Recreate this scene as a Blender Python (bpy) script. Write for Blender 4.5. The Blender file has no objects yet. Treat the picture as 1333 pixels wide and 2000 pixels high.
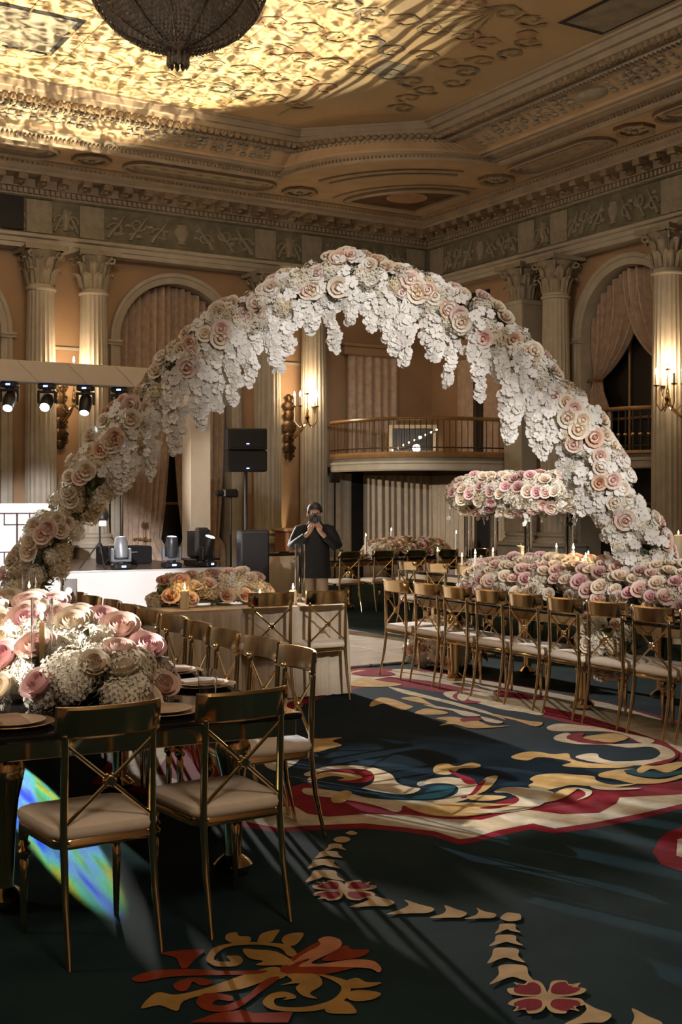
import bpy, bmesh, math, random
from mathutils import Vector, Matrix
random.seed(7)
PI = math.pi
SC = bpy.context.scene
COL = SC.collection
# ------------------------------------------------------------------ camera
YAW = math.atan(1450 / 2380.0)
cam_d = bpy.data.cameras.new('camera')
cam_d.sensor_fit = 'AUTO'; cam_d.sensor_width = 36.0
cam_d.lens = 36.0 * 2380 / 2000
cam_d.shift_y = -18 / 2000
cam_d.clip_end = 200
cam = bpy.data.objects.new('camera', cam_d); COL.objects.link(cam)
cam.location = (0, 0, 1.62); cam.rotation_euler = (PI / 2, 0, -YAW)
SC.camera = cam
# ------------------------------------------------------------------ view, world
SC.view_settings.view_transform = 'Standard'
SC.view_settings.look = 'None'
SC.view_settings.gamma = 1.0
SC.view_settings.use_curve_mapping = False
SC.view_settings.exposure = 0.18
SC.cycles.use_denoising = True
SC.cycles.max_bounces = 8
SC.cycles.transparent_max_bounces = 12
SC.cycles.sample_clamp_indirect = 4.0
SC.cycles.caustics_reflective = False
SC.cycles.caustics_refractive = False
world = bpy.data.worlds.new('world'); SC.world = world
world.use_nodes = True
world.node_tree.nodes['Background'].inputs[0].default_value = (1.0, .8, .6, 1)
world.node_tree.nodes['Background'].inputs[1].default_value = 0.01

def light(name, kind, loc, energy, color, target=None, size=.1, angle=40, blend=.3):
    d = bpy.data.lights.new(name, kind); d.energy = energy; d.color = color
    if kind in ('POINT', 'SPOT'): d.shadow_soft_size = size
    if kind == 'SPOT': d.spot_size = math.radians(angle); d.spot_blend = blend
    if kind == 'AREA': d.size = size
    o = bpy.data.objects.new(name, d); COL.objects.link(o); o.location = loc
    if target is not None:
        o.rotation_euler = (Vector(target) - Vector(loc)).to_track_quat('-Z', 'Y').to_euler()
    return o

def gobo(o, scale=14., lo=.45, hi=.62, kind='voronoi', stretch=(1, 1), colours=None, base=0.0, dist=.0):
    """a patterned glass in the lamp: the beam's cross-section is modulated by a texture"""
    d = o.data; d.use_nodes = True; nt = d.node_tree; N = nt.nodes; Lk = nt.links
    em = N['Emission']
    tc = N.new('ShaderNodeTexCoord'); sep = N.new('ShaderNodeSeparateXYZ'); Lk.new(tc.outputs['Normal'], sep.inputs[0])
    ab = N.new('ShaderNodeMath'); ab.operation = 'ABSOLUTE'; Lk.new(sep.outputs[2], ab.inputs[0])
    dx = N.new('ShaderNodeMath'); dx.operation = 'DIVIDE'; Lk.new(sep.outputs[0], dx.inputs[0]); Lk.new(ab.outputs[0], dx.inputs[1])
    dy = N.new('ShaderNodeMath'); dy.operation = 'DIVIDE'; Lk.new(sep.outputs[1], dy.inputs[0]); Lk.new(ab.outputs[0], dy.inputs[1])
    cmb = N.new('ShaderNodeCombineXYZ'); Lk.new(dx.outputs[0], cmb.inputs[0]); Lk.new(dy.outputs[0], cmb.inputs[1])
    mp = N.new('ShaderNodeMapping'); mp.inputs['Scale'].default_value = (scale * stretch[0], scale * stretch[1], 1)
    Lk.new(cmb.outputs[0], mp.inputs[0])
    if kind == 'voronoi':
        t = N.new('ShaderNodeTexVoronoi'); t.feature = 'DISTANCE_TO_EDGE'; t.inputs['Scale'].default_value = 1.0
        Lk.new(mp.outputs[0], t.inputs['Vector']); src = t.outputs['Distance']
    elif kind == 'wave':
        t = N.new('ShaderNodeTexWave'); t.inputs['Scale'].default_value = 1.0; t.inputs['Distortion'].default_value = dist
        t.inputs['Detail'].default_value = 1.5
        Lk.new(mp.outputs[0], t.inputs['Vector']); src = t.outputs['Fac']
    else:
        t = N.new('ShaderNodeTexNoise'); t.inputs['Scale'].default_value = 1.0; t.inputs['Detail'].default_value = 3; t.inputs['Distortion'].default_value = dist
        Lk.new(mp.outputs[0], t.inputs['Vector']); src = t.outputs['Fac']
    mr = N.new('ShaderNodeMapRange'); mr.inputs['From Min'].default_value = lo; mr.inputs['From Max'].default_value = hi
    mr.inputs['To Min'].default_value = base; Lk.new(src, mr.inputs['Value'])
    Lk.new(mr.outputs[0], em.inputs['Strength'])
    if colours:
        rp = N.new('ShaderNodeValToRGB'); cr = rp.color_ramp
        t2 = N.new('ShaderNodeTexNoise'); t2.inputs['Scale'].default_value = .55; Lk.new(mp.outputs[0], t2.inputs['Vector'])
        for i, (p, c) in enumerate(colours):
            e = cr.elements[i] if i < 2 else cr.elements.new(p)
            e.position = p; e.color = (*c, 1)
        Lk.new(t2.outputs['Fac'], rp.inputs[0]); Lk.new(rp.outputs[0], em.inputs['Color'])
    return o

# the event's moving heads and washes (their beams), and unseen fill lamps added to brighten the room
L_fill = light('unseen_fill_light', 'POINT', (1.5, -3.0, 7.2), 620, (1.0, .86, .70), size=.8)  # added fill behind the camera, no chandelier hangs here
L_fill2 = light('unseen_fill_light', 'POINT', (-5.5, 9.0, 7.2), 420, (1.0, .86, .70), size=.8)  # second added fill, out of view, without a fixture
L_stage = light('front_wash_beam', 'SPOT', (-1.0, 2.0, 5.4), 13500, (1.0, .96, .96), (5.2, 17.4, .60), .08, 16, .35)
L_arch = light('arch_key_beam', 'SPOT', (1.6, -2.5, 4.6), 3900, (1.0, .975, .95), (6.3, 7.6, 2.35), .1, 27, .5)
gobo(L_arch, 10, .38, .60, 'noise', base=.22)
L_ceil = light('ceiling_gobo_beam', 'SPOT', (6.74, 17.4, 1.25), 10500, (1.0, .84, .56), (5.9, 16.7, 8.45), .015, 66, .25)
gobo(L_ceil, 34, .43, .58, 'noise', stretch=(1, .7), base=.10, dist=1.6)
L_ceil2 = light('ceiling_gobo_beam', 'SPOT', (7.56, 17.4, 1.25), 2800, (1.0, .9, .68), (7.3, 16.0, 8.45), .015, 56, .2)
gobo(L_ceil2, 9, .40, .62, 'wave', stretch=(1, .5), base=.05, dist=7)
L_floor = light('floor_sweep_beam', 'SPOT', (-1.8, 20.05, 6.4), 13000, (.66, .84, 1.0), (3.95, 4.55, 0), .02, 14, .6)
gobo(L_floor, 16, .50, .85, 'wave', stretch=(1, .08), base=.05, dist=2.5)
L_rain = light('dichroic_beam', 'SPOT', (3.45, 17.1, 1.1), 75000, (.85, .95, 1), (1.98, 6.35, 0), .01, 1.7, .15)
gobo(L_rain, 230, .3, .5, 'noise', colours=[(.36, (.9, .7, .05)), (.62, (.01, .06, 1.0)), (.43, (.15, .8, .25)), (.52, (.25, .6, 1.0))], base=.35)
L_table = light('left_table_beam', 'SPOT', (-3.5, 5.5, 4.6), 5500, (1.0, .93, .84), (2.0, 5.7, .95), .05, 17, .5)
gobo(L_table, 14, .34, .6, 'noise', base=.3)
L_cloud = light('flower_cloud_beam', 'SPOT', (1.6, 5.4, 7.6), 4600, (1.0, .96, .95), (9.15, 11.0, 1.70), .06, 12, .5)
L_far = light('far_table_beam', 'SPOT', (-.5, 15.3, 3.3), 2600, (1.0, .93, .84), (10.8, 15.8, .85), .05, 11, .6)  # added to brighten the far table, source unseen
L_curt = light('balcony_curtain_beam', 'SPOT', (-.5, 15.0, 3.3), 4200, (1.0, .86, .68), (14.3, 20.9, 1.3), .05, 15, .6)  # added to lift the curtains under the balcony, no fixture seen
L_dance = light('dance_floor_wash', 'SPOT', (6.48, 20.05, 3.1), 8500, (1.0, .95, .9), (5.2, 12.5, 0), .1, 50, .6)

# ------------------------------------------------------------------ materials
MATS = {}
def mat(name, col, rough=.6, metal=0., noise=None, bump=None, emit=None, spec=.5, col2=None, alpha=None, trans=0., ior=1.45, sub=0., sheen=0., vary=0.):
    m = bpy.data.materials.new(name); m.use_nodes = True
    nt = m.node_tree; N = nt.nodes; Lk = nt.links; b = N['Principled BSDF']
    b.inputs['Base Color'].default_value = (*col, 1); b.inputs['Roughness'].default_value = rough
    b.inputs['Metallic'].default_value = metal; b.inputs['Specular IOR Level'].default_value = spec
    b.inputs['IOR'].default_value = ior; b.inputs['Transmission Weight'].default_value = trans
    b.inputs['Subsurface Weight'].default_value = 0
    if sheen: b.inputs['Sheen Weight'].default_value = sheen
    tc = N.new('ShaderNodeTexCoord')
    if noise:
        sc, amt = noise[:2]
        t = N.new('ShaderNodeTexNoise'); t.inputs['Scale'].default_value = sc; t.inputs['Detail'].default_value = 5
        Lk.new(tc.outputs['Object'], t.inputs['Vector'])
        mx = N.new('ShaderNodeMix'); mx.data_type = 'RGBA'
        c2 = col2 or tuple(c * (1 - amt) for c in col)
        mr = N.new('ShaderNodeMapRange'); mr.inputs['From Min'].default_value = .35; mr.inputs['From Max'].default_value = .65
        Lk.new(t.outputs['Fac'], mr.inputs['Value']); Lk.new(mr.outputs[0], mx.inputs['Factor'])
        mx.inputs['A'].default_value = (*col, 1); mx.inputs['B'].default_value = (*c2, 1)
        Lk.new(mx.outputs['Result'], b.inputs['Base Color'])
    if vary:
        oi = N.new('ShaderNodeObjectInfo'); hs = N.new('ShaderNodeHueSaturation')
        mv = N.new('ShaderNodeMapRange'); mv.inputs['To Min'].default_value = 1 - vary; mv.inputs['To Max'].default_value = 1 + vary * .4
        Lk.new(oi.outputs['Random'], mv.inputs['Value']); Lk.new(mv.outputs[0], hs.inputs['Value'])
        src = b.inputs['Base Color'].links[0].from_socket if b.inputs['Base Color'].links else None
        if src: Lk.new(src, hs.inputs['Color'])
        else: hs.inputs['Color'].default_value = (*col, 1)
        Lk.new(hs.outputs[0], b.inputs['Base Color'])
    if bump:
        sc, st = bump[:2]
        t = N.new('ShaderNodeTexNoise'); t.inputs['Scale'].default_value = sc; t.inputs['Detail'].default_value = 4
        Lk.new(tc.outputs['Object'], t.inputs['Vector'])
        bp = N.new('ShaderNodeBump'); bp.inputs['Strength'].default_value = st; bp.inputs['Distance'].default_value = bump[2] if len(bump) > 2 else .02
        Lk.new(t.outputs['Fac'], bp.inputs['Height']); Lk.new(bp.outputs[0], b.inputs['Normal'])
    if emit:
        b.inputs['Emission Color'].default_value = (*emit[0], 1); b.inputs['Emission Strength'].default_value = emit[1]
    if alpha is not None: b.inputs['Alpha'].default_value = alpha
    MATS[name] = m
    return m

mat('carpet', (.014, .030, .030), .95, noise=(2.2, .5), bump=(260, .5, .004), col2=(.007, .018, .022), spec=.1)
for n, c in dict(burg=(.20, .012, .020), cream=(.55, .46, .33), navy=(.006, .016, .026), gold=(.52, .34, .14), teal=(.012, .055, .075),
                 dgold=(.36, .20, .055), rust=(.22, .035, .012), rose=(.48, .20, .10), tan=(.50, .36, .20)).items():
    mat('carpet_' + n, c, .95, noise=(9, .28), bump=(260, .5, .004), spec=.12)
mat('dance_panel', (.60, .53, .46), .16, noise=(3, .12), vary=.08)
mat('joint', (.10, .08, .07), .5)
mat('plaster', (.38, .245, .145), .75, noise=(1.2, .18), bump=(30, .12, .01))
mat('stone', (.41, .37, .30), .6, noise=(4, .14), bump=(40, .1, .006))
mat('frieze', (.17, .155, .10), .8, noise=(5, .35), bump=(18, .4, .02))
mat('relief', (.29, .25, .185), .7, noise=(8, .25), bump=(25, .3, .012))
mat('cornice', (.31, .24, .165), .65, noise=(3, .22), bump=(30, .15, .008))
mat('soffit', (.43, .30, .175), .7, noise=(2, .2), bump=(14, .2, .01))
mat('ornament', (.26, .185, .11), .5, noise=(12, .3), bump=(40, .25, .01))
mat('dark_panel', (.012, .010, .009), .7)
mat('lens_paint', (.14, .075, .035), .5, noise=(2.2, .6), col2=(.035, .022, .014))
mat('roof_paint', (.50, .34, .17), .6, noise=(.75, .3), col2=(.40, .30, .17), bump=(9, .25, .02))
mat('roof_grey', (.26, .22, .155), .6, noise=(3.5, .4), bump=(10, .3, .02))
mat('roof_vine', (.36, .26, .13), .6, noise=(5, .4), bump=(12, .4, .02))
mat('roof_rose', (.44, .26, .14), .6, noise=(6, .3))
mat('drape', (.50, .37, .28), .55, noise=(9, .25), bump=(28, .3, .01), sheen=.35)
mat('sheer', (.52, .42, .31), .7, noise=(9, .15), sheen=.2)
mat('dark_glass', (.012, .010, .009), .35)
mat('wood_rail', (.27, .15, .06), .35, noise=(6, .3))
mat('bronze', (.10, .06, .028), .45, metal=.7, noise=(20, .4))
mat('gold_metal', (.78, .58, .32), .13, metal=1.0, noise=(5, .12))
mat('rail_gold', (.80, .60, .34), .17, metal=1.0, noise=(4, .15))
mat('cushion', (.74, .62, .50), .75, noise=(30, .06), bump=(160, .15, .003), sheen=.3)
mat('table_black', (.012, .011, .012), .06)
mat('mirror_gold', (.58, .46, .30), .10, metal=1.0)
mat('linen', (.60, .49, .36), .8, noise=(20, .08), bump=(200, .2, .003), sheen=.2)
mat('white_paint', (.80, .78, .78), .45, noise=(2, .03))
mat('beam_white', (.66, .60, .53), .5, noise=(5, .06))
mat('booth_white', (.82, .82, .86), .3)
mat('fret', (.06, .045, .04), .4)
mat('stage_top', (.16, .13, .13), .25, noise=(4, .2))
mat('black', (.012, .012, .014), .45)
mat('grille', (.010, .010, .012), .7, bump=(300, .6, .004))
mat('fixture', (.05, .055, .065), .3, metal=.3)
mat('fixture_grey', (.22, .24, .27), .35, metal=.3)
mat('led_blue', (.05, .1, .6), .4, emit=((.2, .35, 1.0), 6))
mat('lens_hot', (1, 1, 1), .3, emit=((.95, .97, 1.0), 120))
mat('lens_on', (1, 1, 1), .3, emit=((.93, .93, 1.0), 12))
mat('lens_dim', (.5, .5, .6), .1, emit=((.8, .85, 1.0), 1.0))
mat('flame', (1, .8, .4), .5, emit=((1.0, .66, .28), 38))
mat('bulb', (1, .85, .6), .4, emit=((1.0, .74, .42), 60))
mat('wax', (.78, .64, .42), .5)
mat('wax_white', (.78, .74, .68), .45)
mat('crystal', (.62, .58, .54), .10, metal=.6, spec=1.0, noise=(30, .5))
mat('chandelier_metal', (.10, .075, .05), .35, metal=.9)
mat('bowl_net', (.42, .36, .30), .5, noise=(40, .5))
mat('glass', (.95, .97, 1.0), .02, trans=1.0, ior=1.45, spec=.5)
mat('acrylic', (.97, .98, 1.0), .0, trans=1.0, ior=1.12)
mat('plate_gold', (.62, .42, .25), .25, metal=.8)
mat('plate_cream', (.70, .58, .46), .3)
mat('napkin', (.55, .40, .30), .8)
mat('leaf', (.13, .15, .055), .55, noise=(9, .3), vary=.4)
mat('stem', (.14, .16, .06), .6)
mat('wire', (.05, .05, .04), .5)
mat('orchid', (.81, .775, .72), .55, vary=.1, noise=(6, .06))
mat('orchid_lip', (.72, .60, .30), .5)
mat('hydrangea', (.78, .72, .60), .65, vary=.16, noise=(18, .1))
mat('hydrangea_warm', (.70, .58, .40), .65, vary=.2, noise=(18, .14))
mat('skin', (.42, .24, .16), .5, noise=(10, .1))
mat('hair', (.02, .014, .010), .5)
mat('jacket', (.004, .004, .005), .75, bump=(40, .3, .01))
mat('trousers', (.26, .19, .12), .8, bump=(30, .3, .01))
mat('brick_red', (.30, .13, .06), .7)
mat('white_frame', (.62, .56, .44), .45)
def rose_mat(name, outer, inner):
    m = mat(name, outer, .6, vary=.14)
    nt = m.node_tree; N = nt.nodes; Lk = nt.links; b = N['Principled BSDF']
    tc = N.new('ShaderNodeTexCoord'); ln = N.new('ShaderNodeVectorMath'); ln.operation = 'LENGTH'; Lk.new(tc.outputs['Object'], ln.inputs[0])
    mr = N.new('ShaderNodeMapRange'); mr.inputs['From Min'].default_value = .15; mr.inputs['From Max'].default_value = .85; Lk.new(ln.outputs['Value'], mr.inputs['Value'])
    mx = N.new('ShaderNodeMix'); mx.data_type = 'RGBA'; mx.inputs['A'].default_value = (*inner, 1); mx.inputs['B'].default_value = (*outer, 1)
    Lk.new(mr.outputs[0], mx.inputs['Factor'])
    hs = [n for n in N if n.type == 'HUE_SAT'][0]
    Lk.new(mx.outputs['Result'], hs.inputs['Color'])
rose_mat('rose_cream', (.78, .69, .56), (.72, .52, .34))
rose_mat('rose_blush', (.76, .58, .50), (.66, .36, .30))
rose_mat('rose_pink', (.75, .53, .51), (.62, .26, .29))
rose_mat('rose_peach', (.72, .50, .36), (.58, .26, .14))
rose_mat('rose_mauve', (.56, .38, .34), (.40, .16, .16))

# ------------------------------------------------------------------ helpers
class MB:
    def __init__(s): s.v = []; s.f = []
    def add(s, vs, fs, M=None):
        n = len(s.v)
        s.v += [tuple(M @ Vector(p)) for p in vs] if M is not None else [tuple(p) for p in vs]
        s.f += [tuple(i + n for i in f) for f in fs]
        return s
    def box(s, x0, x1, y0, y1, z0, z1, M=None):
        v = [(x0, y0, z0), (x1, y0, z0), (x1, y1, z0), (x0, y1, z0), (x0, y0, z1), (x1, y0, z1), (x1, y1, z1), (x0, y1, z1)]
        return s.add(v, [(0, 3, 2, 1), (4, 5, 6, 7), (0, 1, 5, 4), (1, 2, 6, 5), (2, 3, 7, 6), (3, 0, 4, 7)], M)
    def bbox(s, x0, x1, y0, y1, z0, z1, b=.01, M=None):
        """box with chamfered vertical and top edges"""
        pr = [(x0 + b, y0), (x1 - b, y0), (x1, y0 + b), (x1, y1 - b), (x1 - b, y1), (x0 + b, y1), (x0, y1 - b), (x0, y0 + b)]
        cx, cy = (x0 + x1) / 2, (y0 + y1) / 2
        fx = 1 - 2 * b / max(1e-6, x1 - x0); fy = 1 - 2 * b / max(1e-6, y1 - y0)
        tp = [(cx + (x - cx) * fx, cy + (y - cy) * fy) for x, y in pr]
        v = [(x, y, z0 + b) for x, y in pr] + [(x, y, z1 - b) for x, y in pr] + [(x, y, z1) for x, y in tp] + [(x, y, z0) for x, y in tp]
        f = [tuple(range(16, 24)), tuple(range(31, 23, -1))]
        for i in range(8):
            j = (i + 1) % 8
            f += [(i, j, 8 + j, 8 + i), (8 + i, 8 + j, 16 + j, 16 + i), (24 + i, 24 + j, j, i)]
        return s.add(v, f, M)
    def tube(s, pts, r, n=8, caps=True, M=None, flat=None):
        pts = [Vector(p) for p in pts]; R = r if isinstance(r, (list, tuple)) else [r] * len(pts)
        vs = []; fs = []; up = None
        for i, p in enumerate(pts):
            t = (pts[min(i + 1, len(pts) - 1)] - pts[max(i - 1, 0)])
            t = t.normalized() if t.length > 1e-9 else Vector((0, 0, 1))
            if up is None: up = Vector((0, 0, 1)) if abs(t.z) < .9 else Vector((1, 0, 0))
            a = up - t * up.dot(t)
            if a.length < 1e-6: a = Vector((1, 0, 0)) - t * t.x
            a.normalize(); b = t.cross(a); up = a
            for k in range(n):
                an = 2 * PI * k / n
                vs.append(p + a * (math.cos(an) * R[i] * (flat or 1)) + b * (math.sin(an) * R[i]))
        m = len(pts)
        for i in range(m - 1):
            for k in range(n):
                fs.append((i * n + k, i * n + (k + 1) % n, (i + 1) * n + (k + 1) % n, (i + 1) * n + k))
        if caps: fs += [tuple(range(n - 1, -1, -1)), tuple(range((m - 1) * n, m * n))]
        return s.add(vs, fs, M)
    def lathe(s, prof, n=16, c=(0, 0, 0), M=None, caps=True):
        vs = []; fs = []
        for r, z in prof:
            for k in range(n):
                a = 2 * PI * k / n; vs.append((c[0] + r * math.cos(a), c[1] + r * math.sin(a), c[2] + z))
        m = len(prof)
        for i in range(m - 1):
            for k in range(n):
                fs.append((i * n + k, i * n + (k + 1) % n, (i + 1) * n + (k + 1) % n, (i + 1) * n + k))
        if caps: fs += [tuple(range(n - 1, -1, -1)), tuple(range((m - 1) * n, m * n))]
        return s.add(vs, fs, M)
    def prism(s, poly, z0, z1, M=None):
        n = len(poly); vs = [(x, y, z0) for x, y in poly] + [(x, y, z1) for x, y in poly]
        fs = [tuple(range(n - 1, -1, -1)), tuple(range(n, 2 * n))] + [(i, (i + 1) % n, n + (i + 1) % n, n + i) for i in range(n)]
        return s.add(vs, fs, M)
    def ball(s, c, r, n=8, m=6, sc=(1, 1, 1), M=None):
        pr = [(max(1e-4, math.sin(PI * i / m)) * 1.0, -math.cos(PI * i / m)) for i in range(m + 1)]
        T = Matrix.Translation(c) @ Matrix.Diagonal((r * sc[0], r * sc[1], r * sc[2], 1))
        return s.lathe(pr, n, M=(M @ T) if M is not None else T)
    def grid(s, rows, M=None, closed=False):
        """rows: list of equally long point rows -> quads"""
        w = len(rows[0]); vs = [p for r in rows for p in r]; fs = []
        for i in range(len(rows) - 1):
            for k in range(w if closed else w - 1):
                fs.append((i * w + k, i * w + (k + 1) % w, (i + 1) * w + (k + 1) % w, (i + 1) * w + k))
        return s.add(vs, fs, M)
    def mesh(s, name, m, smooth=False):
        me = bpy.data.meshes.new(name); me.from_pydata(s.v, [], s.f); me.update()
        if m is not None: me.materials.append(MATS[m])
        if smooth:
            me.polygons.foreach_set('use_smooth', [True] * len(me.polygons))
            try: me.set_sharp_from_angle(angle=math.radians(42))
            except Exception: pass
        return me
    def build(s, name, m, parent=None, smooth=False, loc=None, rot=None):
        return obj(name, s.mesh(name, m, smooth), parent, loc, rot)

def obj(name, me, parent=None, loc=None, rot=None, scale=None):
    o = bpy.data.objects.new(name, me); COL.objects.link(o)
    if parent is not None: o.parent = parent
    if loc is not None: o.location = loc
    if rot is not None: o.rotation_euler = rot
    if scale is not None: o.scale = scale if isinstance(scale, (tuple, list)) else (scale,) * 3
    return o
def tag(o, label=None, cat=None, group=None, kind=None):
    if label: o['label'] = label
    if cat: o['category'] = cat
    if group: o['group'] = group
    if kind: o['kind'] = kind
    return o
def empty(name, loc, rz=0., label=None, cat=None, group=None, kind=None):
    o = bpy.data.objects.new(name, None); COL.objects.link(o); o.location = loc; o.rotation_euler = (0, 0, rz)
    o.empty_display_size = .1
    return tag(o, label, cat, group, kind)
KIDS = {}
def children(o): return [c for c in bpy.data.objects if c.parent == o]
def tree_of(o):
    return (o, [tree_of(c) for c in o.children])
def copy_tree(t, parent=None):
    o, ch = t
    c = o.copy(); COL.objects.link(c); c.parent = parent
    for k in ch: copy_tree(k, c)
    return c
def orient(loc, nrm, s=1., spin=0.):
    n = Vector(nrm).normalized()
    q = n.to_track_quat('Z', 'Y')
    return Matrix.Translation(loc) @ q.to_matrix().to_4x4() @ Matrix.Rotation(spin, 4, 'Z') @ Matrix.Diagonal((s, s, s, 1))
def place(name, me, parent, loc, nrm, s=1., spin=0.):
    o = bpy.data.objects.new(name, me); COL.objects.link(o); o.parent = parent
    o.matrix_basis = orient(loc, nrm, s, spin)
    return o
def smoothpts(p, n=5, closed=True):
    out = []; m = len(p)
    for i in range(m if closed else m - 1):
        a, b, c, d = [Vector(p[(i + k) % m] if closed else p[max(0, min(m - 1, i + k))]) for k in (-1, 0, 1, 2)]
        for j in range(n):
            t = j / n
            out.append(.5 * ((2 * b) + (c - a) * t + (2 * a - 5 * b + 4 * c - d) * t * t + (3 * b - a - 3 * c + d) * t ** 3))
    if not closed: out.append(Vector(p[-1]))
    return out
ORD = ['first', 'second', 'third', 'fourth', 'fifth', 'sixth', 'seventh', 'eighth', 'ninth', 'tenth', 'eleventh', 'twelfth']

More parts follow.
